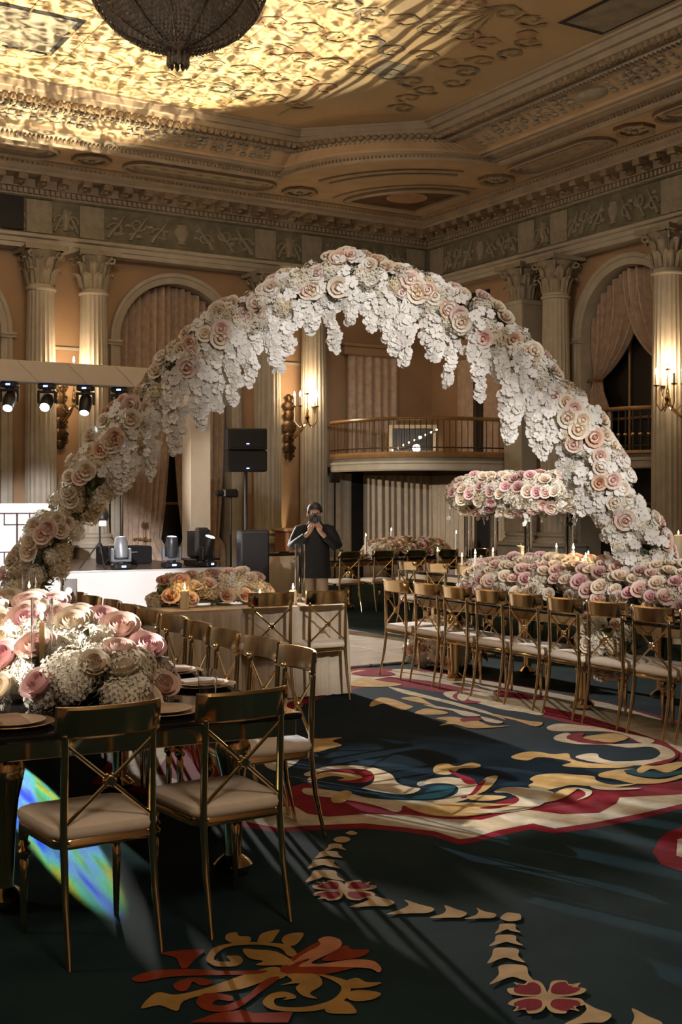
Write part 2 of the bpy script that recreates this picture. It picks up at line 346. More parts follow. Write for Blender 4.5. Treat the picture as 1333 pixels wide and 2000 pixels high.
CARPET = [
('burg',1,0,[2.43,6.76,2.67,6.19,2.72,5.53,2.85,5.26,2.99,5.23,3.25,5.12,3.38,4.97,3.46,4.83,3.48,4.64,3.56,4.63,3.73,4.66,3.95,4.67,4.0,4.55,4.23,4.52,4.55,4.53,4.9,4.57,5.61,4.6,6.63,4.67,6.75,5.75,6.98,7.23,6.99,8.53,6.89,9.65,6.33,10.16,5.34,9.72,4.22,8.77,3.12,7.96]),
('cream',2,0,[2.53,6.82,2.73,6.26,2.77,5.62,2.89,5.34,3.03,5.31,3.3,5.2,3.43,5.03,3.52,4.89,3.54,4.71,3.61,4.7,3.79,4.74,4.03,4.75,4.06,4.62,4.3,4.6,4.63,4.61,4.98,4.64,5.71,4.68,6.53,4.74,6.65,5.89,6.96,7.27,6.93,8.53,6.79,9.51,6.28,9.98,5.34,9.53,4.23,8.62,3.2,7.91]),
('burg',3,0,[2.84,6.82,2.96,6.22,2.97,5.74,3.17,5.68,3.15,5.51,3.21,5.4,3.42,5.34,3.59,5.21,3.7,5.05,3.85,4.94,4.02,4.97,4.18,4.98,4.28,4.81,4.46,4.73,4.68,4.83,4.79,4.92,5.14,4.79,5.56,4.85,6.16,5.89,6.4,6.9,6.47,8.16,6.45,9.04,6.28,9.45,5.43,9.13,4.3,8.31,3.45,7.75]),
('navy',4,1,[3.25,6.82,3.2,6.07,3.49,6.11,3.5,5.84,3.6,5.62,3.74,5.33,4.0,5.18,4.27,5.21,4.51,5.23,4.73,5.14,5.09,5.06,5.56,5.08,5.91,5.65,6.06,6.38,6.1,7.08,6.19,8.02,6.1,8.62,5.89,9.02,5.21,8.77,4.21,7.98,3.56,7.48]),
('cream',6,1,[3.6,6.33,3.79,6.42,3.94,6.38,4.04,6.25,4.03,6.04,3.94,5.84,3.94,5.72,3.97,5.65,3.85,5.58,3.75,5.63,3.71,5.75,3.69,5.83,3.8,5.9,3.91,6.04,3.97,6.21,3.87,6.32,3.73,6.33,3.59,6.25]),
('gold',7,1,[3.56,6.21,3.72,6.29,3.84,6.19,3.84,6.04,3.72,6.0,3.67,6.07,3.74,6.1,3.71,6.18,3.6,6.16,3.51,6.1]),
('burg',8,1,[3.7,6.31,3.87,6.31,3.95,6.17,3.9,6.03,3.79,5.94,3.7,5.97,3.67,6.07,3.74,6.03,3.84,6.06,3.85,6.17,3.78,6.26]),
('cream',6,1,[3.41,6.0,3.5,5.91,3.57,5.76,3.6,5.62,3.73,5.48,3.89,5.39,4.04,5.43,4.16,5.55,4.18,5.66,4.1,5.72,4.0,5.7,4.04,5.78,4.17,5.82,4.29,5.79,4.32,5.64,4.27,5.47,4.09,5.34,3.92,5.29,3.75,5.3,3.67,5.38,3.6,5.3,3.55,5.3,3.55,5.41,3.52,5.54,3.44,5.72,3.35,5.87]),
('gold',7,1,[3.68,5.38,3.78,5.34,3.92,5.3,4.05,5.22,4.12,5.15,4.19,5.1,3.98,5.13,4.05,5.03,3.89,5.01,3.75,5.06,3.68,5.14,3.66,5.24]),
('teal',7,1,[3.69,5.83,3.72,5.71,3.8,5.59,3.89,5.54,4.05,5.65,4.17,5.64,4.15,5.56,4.03,5.46,3.91,5.42,3.78,5.48,3.68,5.61]),
('gold',8,1,[4.4,6.1,4.49,6.11,4.49,6.01,4.63,6.05,4.64,5.96,4.56,5.91,4.48,5.95,4.39,5.89,4.3,5.85,4.27,5.94]),
('burg',9,1,[4.4,5.96,4.38,5.83,4.37,5.69,4.31,5.58,4.26,5.61,4.32,5.75,4.35,5.88]),
('gold',8,1,[4.03,5.36,4.12,5.38,4.27,5.5,4.45,5.67,4.54,5.67,4.4,5.53,4.24,5.41,4.1,5.35]),
('burg',9,1,[4.03,5.36,4.13,5.4,4.31,5.56,4.43,5.64,4.29,5.5,4.17,5.4,4.06,5.34]),
('cream',8,1,[4.27,5.36,4.38,5.42,4.48,5.37,4.48,5.27,4.44,5.16,4.33,5.02,4.14,4.97,3.96,5.01,3.82,5.12,3.95,5.09,4.09,5.07,4.22,5.11,4.3,5.19,4.32,5.31]),
('gold',8,1,[3.43,5.73,3.56,5.83,3.59,5.78,3.51,5.67,3.42,5.6,3.38,5.63]),
('gold',9,1,[4.09,5.37,4.19,5.33,4.26,5.24,4.13,5.22,4.05,5.29]),
('gold',7,1,[4.12,7.23,4.23,7.2,4.37,7.16,4.25,7.09,4.23,6.93,4.1,6.88,3.97,6.83,3.9,6.95]),
('cream',6,1,[3.8,7.08,3.94,7.11,3.89,6.88,3.73,6.64,3.5,6.46,3.52,6.7]),
('gold',6,1,[4.95,6.05,5.13,6.13,5.21,6.08,5.24,5.98,5.34,5.95,5.25,5.82,5.24,5.7,5.32,5.58,5.46,5.48,5.32,5.46,5.13,5.58,5.06,5.69,5.18,5.74,5.17,5.85,5.1,5.96,4.97,5.92]),
('cream',7,1,[5.29,5.82,5.43,5.88,5.49,5.84,5.42,5.74,5.42,5.62,5.54,5.56,5.68,5.54,5.86,5.65,5.95,5.82,5.8,5.88,5.74,6.03,5.6,6.14,5.56,6.31,5.65,6.43,5.81,6.49,5.77,6.39,5.67,6.33,5.66,6.16,5.78,6.03,5.94,5.96,6.05,5.87,5.98,5.66,5.83,5.5,5.61,5.41,5.44,5.46,5.32,5.58]),
('burg',7,1,[5.69,6.35,5.8,6.43,5.92,6.42,5.8,6.31,5.76,6.1,5.9,6.1,5.94,6.2,5.91,6.1,5.81,6.03,5.71,6.07,5.65,6.2]),
('gold',8,1,[5.78,6.29,5.94,6.32,6.08,6.29,6.05,6.13,5.88,6.06,5.79,6.12]),
('cream',6,1,[5.84,6.73,6.0,6.79,6.08,6.68,6.15,6.51,6.15,6.31,6.17,6.12,6.13,5.96,5.99,5.93,6.11,6.27,6.0,6.44,5.84,6.53,5.77,6.61]),
('gold',7,1,[4.65,5.51,4.77,5.57,4.9,5.53,4.96,5.45,5.02,5.37,4.96,5.28,4.96,5.15,5.12,5.1,4.91,5.1,4.83,5.19,4.76,5.27,4.66,5.26,4.52,5.26,4.53,5.38,4.62,5.44]),
('cream',8,1,[4.27,5.37,4.37,5.41,4.46,5.37,4.52,5.32,4.55,5.26,4.54,5.17,4.42,5.05,4.27,5.03,4.14,5.04,4.05,5.06,4.17,5.09,4.27,5.14,4.33,5.24,4.32,5.32]),
('gold',8,1,[4.48,5.13,4.65,5.22,4.74,5.2,4.62,5.12,4.48,5.05,4.38,5.04]),
('cream',9,1,[4.73,5.21,4.76,5.11,4.66,5.02,4.53,4.98,4.65,5.04,4.71,5.12]),
('cream',9,1,[4.83,5.19,4.91,5.1,5.04,5.0,4.9,5.03,4.81,5.11]),
('gold',7,1,[5.11,5.41,5.26,5.43,5.37,5.39,5.24,5.33,5.24,5.19,5.32,5.1,5.5,5.13,5.44,5.07,5.22,5.04,5.09,5.11,5.07,5.25,5.04,5.34]),
('teal',7,1,[5.27,5.38,5.38,5.38,5.41,5.22,5.56,5.22,5.53,5.15,5.33,5.14,5.26,5.23]),
('gold',9,1,[5.35,5.35,5.49,5.43,5.54,5.38,5.67,5.39,5.77,5.38,5.68,5.29,5.46,5.21,5.46,5.33,5.32,5.28]),
('burg',10,1,[5.49,5.43,5.64,5.46,5.82,5.5,5.97,5.62,5.84,5.49,5.66,5.4,5.53,5.41]),
('cream',6,1,[5.92,8.92,5.95,8.74,5.94,8.41,5.93,8.09,5.91,7.74,5.86,7.4,5.77,7.11,5.8,7.32,5.82,7.63,5.84,7.96,5.84,8.27,5.83,8.57]),
('gold',7,1,[5.37,8.33,5.54,8.46,5.58,8.34,5.53,8.06,5.51,7.94,5.36,7.86,5.36,7.99,5.39,8.19,5.22,8.12]),
('gold',7,1,[5.66,8.34,5.82,8.33,5.73,8.03,5.62,7.67,5.68,7.88,5.67,8.02]),
('gold',7,1,[5.34,7.68,5.53,7.82,5.59,7.73,5.58,7.57,5.45,7.55]),
('cream',8,1,[5.64,7.99,5.68,7.88,5.72,7.69,5.74,7.47,5.71,7.34,5.6,7.4,5.66,7.64,5.62,7.79]),
('gold',8,1,[5.36,7.43,5.5,7.42,5.54,7.29,5.56,7.16,5.52,6.97,5.64,6.9,5.47,6.91,5.33,6.98,5.33,7.16,5.2,7.17,5.36,7.28]),
('burg',9,1,[5.5,7.31,5.64,7.3,5.59,7.18,5.5,7.2,5.44,7.2]),
('cream',9,1,[5.69,7.31,5.7,7.19,5.69,7.04,5.61,7.02,5.6,7.14]),
('gold',8,1,[5.84,7.37,5.86,7.21,5.87,7.01,5.92,6.87,5.77,6.78,5.81,7.04,5.8,7.24]),
('cream',6,1,[6.13,8.39,6.35,8.4,6.45,8.14,6.46,7.76,6.41,7.44,6.13,7.12,6.09,7.3,6.03,7.5,6.05,7.83,5.99,8.05]),
('burg',7,1,[6.07,8.18,6.3,8.38,6.08,8.13,6.04,7.97,6.4,8.32,6.11,8.02,6.11,7.84,5.97,7.86]),
('burg',7,1,[6.49,8.17,6.68,8.3,6.67,8.11,6.68,7.81,6.61,7.67,6.49,7.83,6.41,7.97]),
('gold',7,1,[5.7,9.21,6.0,9.47,6.06,9.21,6.1,8.97,5.88,8.94,5.72,9.04]),
('burg',8,1,[6.1,9.82,6.38,9.9,6.46,9.73,6.39,9.52,6.2,9.52,6.09,9.65]),
('cream',8,1,[6.54,9.8,6.7,9.77,6.74,9.31,6.71,8.92,6.65,9.07,6.6,9.4,6.54,9.61]),
('burg',1,0,[4.36,4.21,4.49,4.28,4.67,4.32,5.2,4.26,4.94,3.75,4.22,3.46,4.06,3.75,4.06,3.91,4.17,4.07]),
('cream',2,0,[4.43,4.16,4.73,4.19,5.11,4.19,4.76,3.76,4.36,3.63,4.23,3.8,4.22,3.97]),
('dgold',5,1,[1.48,3.66,1.57,3.75,1.62,3.7,1.73,3.7,1.86,3.73,1.98,3.75,2.02,3.73,2.02,3.67,1.98,3.64,1.93,3.65,1.82,3.63,1.72,3.65,1.62,3.64,1.57,3.58,1.54,3.65]),
('rust',5,1,[1.55,3.91,1.64,3.93,1.76,3.87,1.86,3.79,1.97,3.73,1.92,3.72,1.77,3.8,1.66,3.85,1.56,3.86]),
('rust',5,1,[1.72,4.07,1.79,4.06,1.87,4.02,1.8,3.95,1.74,3.89,1.73,3.92,1.75,4.0]),
('rust',5,1,[1.64,3.77,1.67,3.8,1.73,3.8,1.77,3.75,1.75,3.72,1.72,3.73,1.71,3.77,1.67,3.72,1.64,3.72]),
('rust',5,1,[1.93,3.66,1.98,3.65,1.86,3.57,1.75,3.5,1.69,3.5,1.65,3.54,1.65,3.61,1.7,3.66,1.75,3.63,1.77,3.59,1.75,3.56,1.72,3.59,1.69,3.57,1.72,3.54,1.81,3.57]),
('rust',5,0,[1.57,3.48,1.67,3.5,1.75,3.48,1.77,3.44,1.88,3.38,1.83,3.32]),
('rust',6,1,[2.02,3.72,2.09,3.78,2.21,3.85,2.28,3.88,2.32,3.89,2.29,3.82,2.18,3.76,2.12,3.73,2.13,3.68,2.22,3.65,2.3,3.6,2.14,3.59,2.05,3.64,2.01,3.68]),
('rust',5,1,[2.18,3.71,2.28,3.77,2.33,3.79,2.33,3.74,2.38,3.71,2.33,3.67,2.26,3.67]),
('rose',7,1,[2.05,3.72,2.15,3.79,2.25,3.84,2.27,3.89,2.32,3.9,2.34,3.85,2.31,3.79,2.24,3.75,2.14,3.71,2.16,3.68,2.27,3.66,2.33,3.61,2.32,3.54,2.29,3.51,2.28,3.56,2.2,3.62,2.13,3.67,2.08,3.7,2.15,3.74,2.1,3.74]),
('dgold',5,1,[1.84,3.94,1.91,4.02,2.01,4.02,2.1,3.96,2.15,3.9,2.13,3.79,2.1,3.81,2.11,3.89,2.06,3.96,1.96,4.0,1.88,3.95,1.86,3.9,1.9,3.87,1.91,3.92,1.95,3.9,1.94,3.85,1.9,3.82,1.84,3.85,1.83,3.9]),
('dgold',5,1,[1.98,4.07,2.01,4.12,2.05,4.12,2.04,4.08,2.07,4.05,2.04,4.0,1.99,4.02]),
('dgold',5,1,[2.09,4.02,2.13,4.06,2.2,4.06,2.15,4.0,2.11,3.96,2.07,3.98]),
('dgold',5,1,[2.15,3.95,2.2,4.0,2.26,3.98,2.19,3.9,2.15,3.89]),
('dgold',6,1,[1.99,3.95,2.03,3.92,2.08,3.87,2.09,3.79,2.08,3.73,2.02,3.75,1.96,3.79,2.0,3.81,1.97,3.86]),
('dgold',6,1,[2.01,3.66,2.06,3.64,2.1,3.6,2.07,3.52,2.0,3.48,2.0,3.43,1.97,3.47,1.98,3.54,2.01,3.57,1.95,3.59,2.0,3.6]),
('dgold',5,1,[1.83,3.49,1.88,3.54,1.93,3.54,1.95,3.5,1.94,3.47,1.9,3.48,1.92,3.49,1.88,3.5,1.86,3.45,1.9,3.41,1.96,3.39,2.04,3.4,2.11,3.46,2.12,3.53,2.1,3.61,2.13,3.58,2.16,3.49,2.09,3.39,2.0,3.35,1.92,3.36,1.84,3.42]),
('dgold',6,1,[2.14,3.5,2.2,3.51,2.21,3.46,2.25,3.43,2.19,3.42,2.13,3.45]),
('dgold',6,1,[2.09,3.41,2.15,3.42,2.2,3.36,2.15,3.33,2.09,3.35]),
('dgold',6,1,[1.99,3.36,2.04,3.39,2.07,3.35,2.05,3.27,2.0,3.29,1.97,3.32]),
('tan',5,1,[3.17,5.05,3.15,5.03,3.13,5.03,3.12,5.04,3.12,5.06,3.12,5.08,3.14,5.09,3.16,5.1,3.17,5.09,3.17,5.07]),
('tan',5,1,[3.08,4.97,3.06,4.95,3.03,4.94,3.01,4.95,3.0,4.98,3.01,5.01,3.03,5.03,3.06,5.04,3.08,5.03,3.09,5.0]),
('tan',5,1,[3.07,3.69,3.05,3.67,3.02,3.67,3.0,3.68,2.99,3.71,3.0,3.73,3.03,3.75,3.06,3.76,3.08,3.74,3.09,3.72]),
('tan',5,1,[2.95,4.95,2.98,4.95,3.0,4.92,2.98,4.88,2.97,4.83,2.95,4.87,2.94,4.88,2.93,4.88,2.88,4.87,2.92,4.91]),
('tan',5,1,[2.86,4.87,2.89,4.86,2.92,4.83,2.9,4.78,2.89,4.73,2.86,4.77,2.85,4.79,2.83,4.79,2.78,4.79,2.82,4.83]),
('tan',5,1,[2.76,4.77,2.81,4.76,2.84,4.72,2.81,4.67,2.8,4.6,2.77,4.65,2.76,4.68,2.73,4.68,2.67,4.67,2.72,4.72]),
('tan',5,1,[2.68,4.63,2.72,4.62,2.76,4.58,2.73,4.51,2.72,4.44,2.68,4.5,2.67,4.53,2.64,4.52,2.57,4.51,2.63,4.57]),
('tan',5,1,[2.95,3.67,2.98,3.66,3.0,3.64,2.97,3.6,2.96,3.56,2.94,3.59,2.94,3.61,2.92,3.61,2.87,3.6,2.92,3.64]),
('tan',5,1,[2.86,3.58,2.9,3.57,2.92,3.54,2.89,3.5,2.88,3.45,2.86,3.49,2.85,3.51,2.82,3.51,2.77,3.51,2.82,3.54]),
('tan',5,1,[2.77,3.48,2.81,3.47,2.84,3.43,2.8,3.38,2.78,3.32,2.76,3.36,2.75,3.39,2.72,3.39,2.66,3.38,2.72,3.43]),
('tan',5,1,[2.68,3.34,2.73,3.33,2.76,3.29,2.72,3.23,2.69,3.16,2.67,3.21,2.66,3.24,2.62,3.24,2.55,3.23,2.63,3.28]),
('tan',5,1,[2.75,4.1,2.7,4.07,2.65,4.1,2.56,4.14,2.64,4.16,2.69,4.19,2.71,4.25,2.73,4.18]),
('tan',5,1,[2.84,3.95,2.79,3.92,2.73,3.95,2.64,3.99,2.72,4.01,2.78,4.04,2.8,4.1,2.82,4.02]),
('tan',5,1,[2.92,3.84,2.87,3.81,2.83,3.83,2.76,3.87,2.83,3.88,2.87,3.91,2.9,3.96,2.91,3.9]),
('tan',5,1,[3.01,3.77,2.97,3.74,2.93,3.76,2.87,3.79,2.93,3.8,2.97,3.83,2.99,3.87,2.99,3.82]),
('tan',5,1,[2.73,2.84,2.67,2.81,2.63,2.83,2.55,2.86,2.63,2.88,2.69,2.91,2.72,2.96,2.72,2.9]),
('tan',5,1,[2.82,2.71,2.76,2.68,2.72,2.7,2.64,2.74,2.72,2.75,2.78,2.79,2.82,2.84,2.82,2.77]),
('tan',5,1,[2.65,4.32,2.71,4.29,2.74,4.25,2.73,4.21,2.7,4.21,2.69,4.18,2.67,4.2,2.64,4.19,2.61,4.22,2.62,4.27]),
('burg',6,1,[2.66,4.3,2.7,4.27,2.72,4.24,2.71,4.21,2.69,4.22,2.68,4.19,2.67,4.21,2.65,4.2,2.63,4.22,2.63,4.26]),
('tan',5,1,[2.64,4.33,2.61,4.27,2.57,4.24,2.53,4.25,2.53,4.28,2.5,4.29,2.53,4.31,2.51,4.34,2.54,4.37,2.59,4.36]),
('burg',6,1,[2.62,4.32,2.6,4.28,2.57,4.26,2.54,4.27,2.54,4.29,2.52,4.3,2.54,4.31,2.52,4.33,2.54,4.35,2.58,4.35]),
('tan',5,1,[2.65,4.34,2.59,4.37,2.56,4.41,2.57,4.45,2.61,4.45,2.61,4.49,2.64,4.46,2.67,4.48,2.7,4.44,2.69,4.39]),
('burg',6,1,[2.64,4.36,2.6,4.38,2.58,4.42,2.59,4.44,2.61,4.44,2.62,4.47,2.63,4.45,2.65,4.46,2.68,4.44,2.67,4.4]),
('tan',5,1,[2.66,4.33,2.69,4.39,2.73,4.42,2.78,4.41,2.77,4.37,2.81,4.37,2.78,4.34,2.8,4.31,2.77,4.28,2.71,4.29]),
('burg',6,1,[2.68,4.34,2.71,4.38,2.74,4.4,2.77,4.39,2.77,4.37,2.79,4.36,2.77,4.35,2.78,4.33,2.76,4.3,2.72,4.31]),
('tan',5,1,[2.67,4.32,2.66,4.31,2.65,4.3,2.63,4.31,2.63,4.33,2.63,4.34,2.64,4.35,2.66,4.35,2.67,4.34,2.68,4.33]),
('tan',5,1,[2.65,3.04,2.7,3.01,2.73,2.98,2.71,2.94,2.67,2.94,2.66,2.91,2.64,2.94,2.61,2.92,2.58,2.95,2.6,3.0]),
('burg',6,1,[2.65,3.02,2.69,3.0,2.71,2.97,2.69,2.94,2.67,2.95,2.66,2.93,2.65,2.94,2.63,2.93,2.61,2.95,2.61,2.99]),
('tan',5,1,[2.64,3.05,2.6,3.0,2.55,2.97,2.51,2.98,2.52,3.01,2.48,3.02,2.51,3.04,2.5,3.07,2.54,3.09,2.59,3.08]),
('burg',6,1,[2.61,3.04,2.58,3.0,2.55,2.99,2.52,3.0,2.53,3.02,2.5,3.02,2.52,3.04,2.51,3.05,2.53,3.07,2.58,3.07]),
('tan',5,1,[2.65,3.06,2.59,3.09,2.56,3.13,2.58,3.17,2.62,3.16,2.63,3.2,2.65,3.17,2.69,3.19,2.71,3.16,2.69,3.11]),
('burg',6,1,[2.64,3.08,2.6,3.1,2.58,3.13,2.6,3.16,2.62,3.16,2.63,3.18,2.65,3.16,2.67,3.17,2.69,3.16,2.68,3.12]),
('tan',5,1,[2.65,3.05,2.7,3.1,2.75,3.14,2.79,3.12,2.78,3.09,2.82,3.08,2.79,3.06,2.8,3.03,2.76,3.01,2.7,3.02]),
('burg',6,1,[2.68,3.06,2.71,3.1,2.75,3.12,2.78,3.11,2.77,3.08,2.8,3.08,2.77,3.07,2.79,3.05,2.76,3.03,2.72,3.03]),
('tan',5,1,[2.67,3.04,2.65,3.03,2.64,3.03,2.62,3.04,2.62,3.05,2.63,3.06,2.64,3.07,2.66,3.07,2.67,3.07,2.67,3.05]),
]

# ================================================================== SETTING
XR, YB = 15.70, 22.05            # faces of the entablature
WR, WB = 16.05, 22.40            # wall planes
X0, Y0 = -12.0, -7.0
ZC1, ZC2 = 7.75, 8.45            # soffit, painted ceiling
# floor -------------------------------------------------------------
fl = tag(MB().box(X0, WR + .6, Y0, WB + .6, -.1, 0).build('floor', 'carpet'), 'dark teal patterned ballroom carpet with cream and burgundy scrolls', kind='structure')
for ci, (col, layer, sm, flat) in enumerate(CARPET):
    p = [(flat[i], flat[i + 1]) for i in range(0, len(flat), 2)]
    q = [(v.x, v.y) for v in smoothpts([Vector((a, b)) for a, b in p], 4)] if sm else p
    z = .0006 * layer + ci * .00003
    bm = bmesh.new()
    vs = [bm.verts.new((a, b, z)) for a, b in q]
    try: f = bm.faces.new(vs)
    except ValueError: bm.free(); continue
    f.normal_update(); bmesh.ops.triangulate(bm, faces=[f], ngon_method='EAR_CLIP')
    me = bpy.data.meshes.new('carpet_motif'); bm.to_mesh(me); bm.free()
    me.materials.append(MATS['carpet_' + col]); obj('carpet_motif', me, fl)
df = tag(MB().box(-.9, 8.1, 10.15, 16.4, .0, .012).build('dance_floor', 'joint'), 'glossy cream dance floor of square panels before the stage', 'dance floor')
pan = MB().bbox(-.446, .446, -.44, .44, .0, .012, .003).mesh('panel', 'dance_panel')
for i in range(10):
    for j in range(7):
        obj('panel', pan, df, (-.45 + .9 * i, 10.6 + .893 * j, .012))
# walls ---------------------------------------------------------------
def arch_wall(name, mp, u0, u1, zt, arches, m):
    b = MB(); cur = u0
    for uc, R, zs in arches:
        b.add([mp(cur, 0, 0), mp(uc - R, 0, 0), mp(uc - R, zt, 0), mp(cur, zt, 0)], [(0, 1, 2, 3)])
        n = 20
        arc = [(uc - R * math.cos(PI * i / n), zs + R * math.sin(PI * i / n)) for i in range(n + 1)]
        for i in range(n):
            a, c = arc[i], arc[i + 1]
            b.add([mp(a[0], a[1], 0), mp(c[0], c[1], 0), mp(c[0], zt, 0), mp(a[0], zt, 0)], [(0, 1, 2, 3)])
        cur = uc + R
    b.add([mp(cur, 0, 0), mp(u1, 0, 0), mp(u1, zt, 0), mp(cur, zt, 0)], [(0, 1, 2, 3)])
    return tag(b.build(name, m), None, kind='structure')
mpB = lambda u, z, d: (u, WB + d, z)
mpR = lambda u, z, d: (WR + d, u, z)
RI, ZS = 1.20, 4.76
AB = [(5.1, RI, ZS), (9.80, RI, ZS)]
AR = [(16.25, RI, ZS)]
tag(arch_wall('wall_back', mpB, X0, WR, 8.0, AB, 'plaster'), 'peach plaster back wall with arched window openings')
tag(arch_wall('wall_right', mpR, Y0, WB, 8.0, AR, 'plaster'), 'peach plaster right wall with an arched opening')
tag(MB().box(X0 - .2, X0, Y0, WB, 0, 8).build('wall_left', 'plaster'), kind='structure')
tag(MB().box(X0, WR, Y0 - .2, Y0, 0, 8).build('wall_front', 'plaster'), kind='structure')
def arch_line(uc, R, zs, z0, n=24):
    return [(uc - R, z0)] + [(uc - R * math.cos(PI * i / n), zs + R * math.sin(PI * i / n)) for i in range(n + 1)] + [(uc + R, z0)]
wi = 0
for mp, arcs, room in ((mpB, AB, 'back'), (mpR, AR, 'right')):
    for uc, R, zs in arcs:
        wi += 1
        b = MB(); inner = arch_line(uc, R, zs, 0)
        b.grid([[mp(u, z, 0) for u, z in inner], [mp(u, z, .45) for u, z in inner]])
        w = tag(b.build('window_%d' % wi, 'stone'), 'arched window recess in the %s wall' % room, kind='structure')
        pn = MB(); pts = arch_line(uc, R, zs, 0)
        pn.add([mp(u, z, .45) for u, z in pts], [tuple(range(len(pts)))])
        pn.build('pane', 'dark_glass', w)
        mu = MB()
        for du in (-.4, .4): mu.tube([mp(uc + du, 0, .42), mp(uc + du, zs + math.sqrt(R * R - du * du), .42)], .03, 6)
        for zz in (1.6, 3.2, zs): mu.tube([mp(uc - R, zz, .42), mp(uc + R, zz, .42)], .03, 6)
        mu.build('mullion', 'wood_rail', w)
        # archivolt: stepped moulding round the opening
        prof = [(0, .0), (0, -.07), (.05, -.09), (.11, -.09), (.13, -.12), (.20, -.12), (.21, 0)]
        rows = []
        for dr, dd in prof:
            rows.append([mp(u, z, dd) for u, z in arch_line(uc, R + dr, zs, 0)])
        MB().grid(rows).build('archivolt', 'stone', w, True)
        for sgn in (-1, 1):
            im = MB()
            a0 = uc + sgn * (R - .02); a1 = uc + sgn * (R + .27)
            for zz, dd in ((zs - .10, -.14), (zs - .05, -.17)):
                lo = mp(min(a0, a1), zz, dd); hi = mp(max(a0, a1), zz + .05, 0)
                im.box(min(lo[0], hi[0]), max(lo[0], hi[0]), min(lo[1], hi[1]), max(lo[1], hi[1]), zz, zz + .05)
            im.build('impost', 'stone', w)
# wall panel mouldings between the columns (thin horizontal string course)
for k, (mp, a, c) in enumerate(((mpB, 6.95, 7.95), (mpB, 11.6, 12.7), (mpR, 13.9, 14.9), (mpR, 17.75, 18.7))):
    lo = mp(a, 4.5, -.05); hi = mp(c, 4.56, 0)
    tag(MB().box(min(lo[0], hi[0]), max(lo[0], hi[0]), min(lo[1], hi[1]), max(lo[1], hi[1]), 4.5, 4.56).build('trim_%d' % (20 + k), 'stone'), kind='structure')

# entablature ring ---------------------------------------------------
def ring(prof, off=0.):
    rows = []
    for o, z in prof:
        o += off
        rows.append([(X0 + o, YB - o, z), (XR - o, YB - o, z), (XR - o, Y0 + o, z), (X0 + o, Y0 + o, z)])
    return MB().grid(rows, closed=True)
tag(ring([(-.36, 6.30), (.0, 6.30), (.0, 6.38), (.03, 6.39), (.03, 6.47), (.09, 6.49), (.09, 6.55), (.0, 6.56)]).build('trim_1', 'stone'),
    'stone architrave carried by the columns', kind='structure')
frz = tag(ring([(.0, 6.56), (.0, 7.20), (.05, 7.215), (.05, 7.25)]).build('trim_2', 'frieze'), 'sculpted green and stone frieze under the cornice', kind='structure')
cor = tag(ring([(.05, 7.25), (.08, 7.36), (.16, 7.37), (.16, 7.52), (.50, 7.53), (.52, 7.57), (.55, 7.58), (.55, 7.64), (.60, 7.66), (.66, 7.73), (.66, ZC1 + .02)]).build('trim_3', 'cornice', None),
          'heavy projecting cornice with brackets and dentils', kind='structure')
# fillets on the frieze
fil = MB()
for z0, o in ((7.235, .075),):
    rows = [[(X0 + q, YB - q, zz), (XR - q, YB - q, zz), (XR - q, Y0 + q, zz), (X0 + q, Y0 + q, zz)] for q, zz in ((.05, 7.225), (.085, 7.23), (.085, 7.262), (.05, 7.27))]
    fil.grid(rows, closed=True)
fil.build('fillet', 'relief', frz)
# dentils: one joined part
dn = MB()
x = 2.0
while x < XR - .12:
    dn.box(x, x + .055, YB - .135, YB - .05, 7.27, 7.355); x += .10
y = YB - .2
while y > 8:
    dn.box(XR - .135, XR - .05, y - .055, y, 7.27, 7.355); y -= .10
tag(dn.build('dentils', 'cornice', cor), kind='stuff')
# modillions (scroll brackets)
def bracket():
    b = MB()
    sec = [(0, 0), (.0, .14), (.34, .14), (.34, .10), (.30, .06), (.20, .055), (.12, .03), (.06, 0)]
    n = len(sec)
    vs = [(-.075, -a, z) for a, z in sec] + [(.075, -a, z) for a, z in sec]
    b.add(vs, [tuple(range(n)), tuple(range(2 * n - 1, n - 1, -1))] + [(i, n + i, n + (i + 1) % n, (i + 1) % n) for i in range(n)])
    b.tube([(-.085, -.295, .085), (.085, -.295, .085)], .05, 10)
    b.tube([(-.085, -.055, .05), (.085, -.055, .05)], .035, 8)
    b.ball((0, -.20, .03), .045, 6, 4)
    return b.mesh('modillion', 'ornament')
BR = bracket()
x = XR - .42
while x > 3:
    obj('modillion', BR, cor, (x, YB - .16, 7.385)); x -= .40
y = YB - .42
while y > 9:
    obj('modillion', BR, cor, (XR - .16, y, 7.385), (0, 0, -PI / 2)); y -= .40
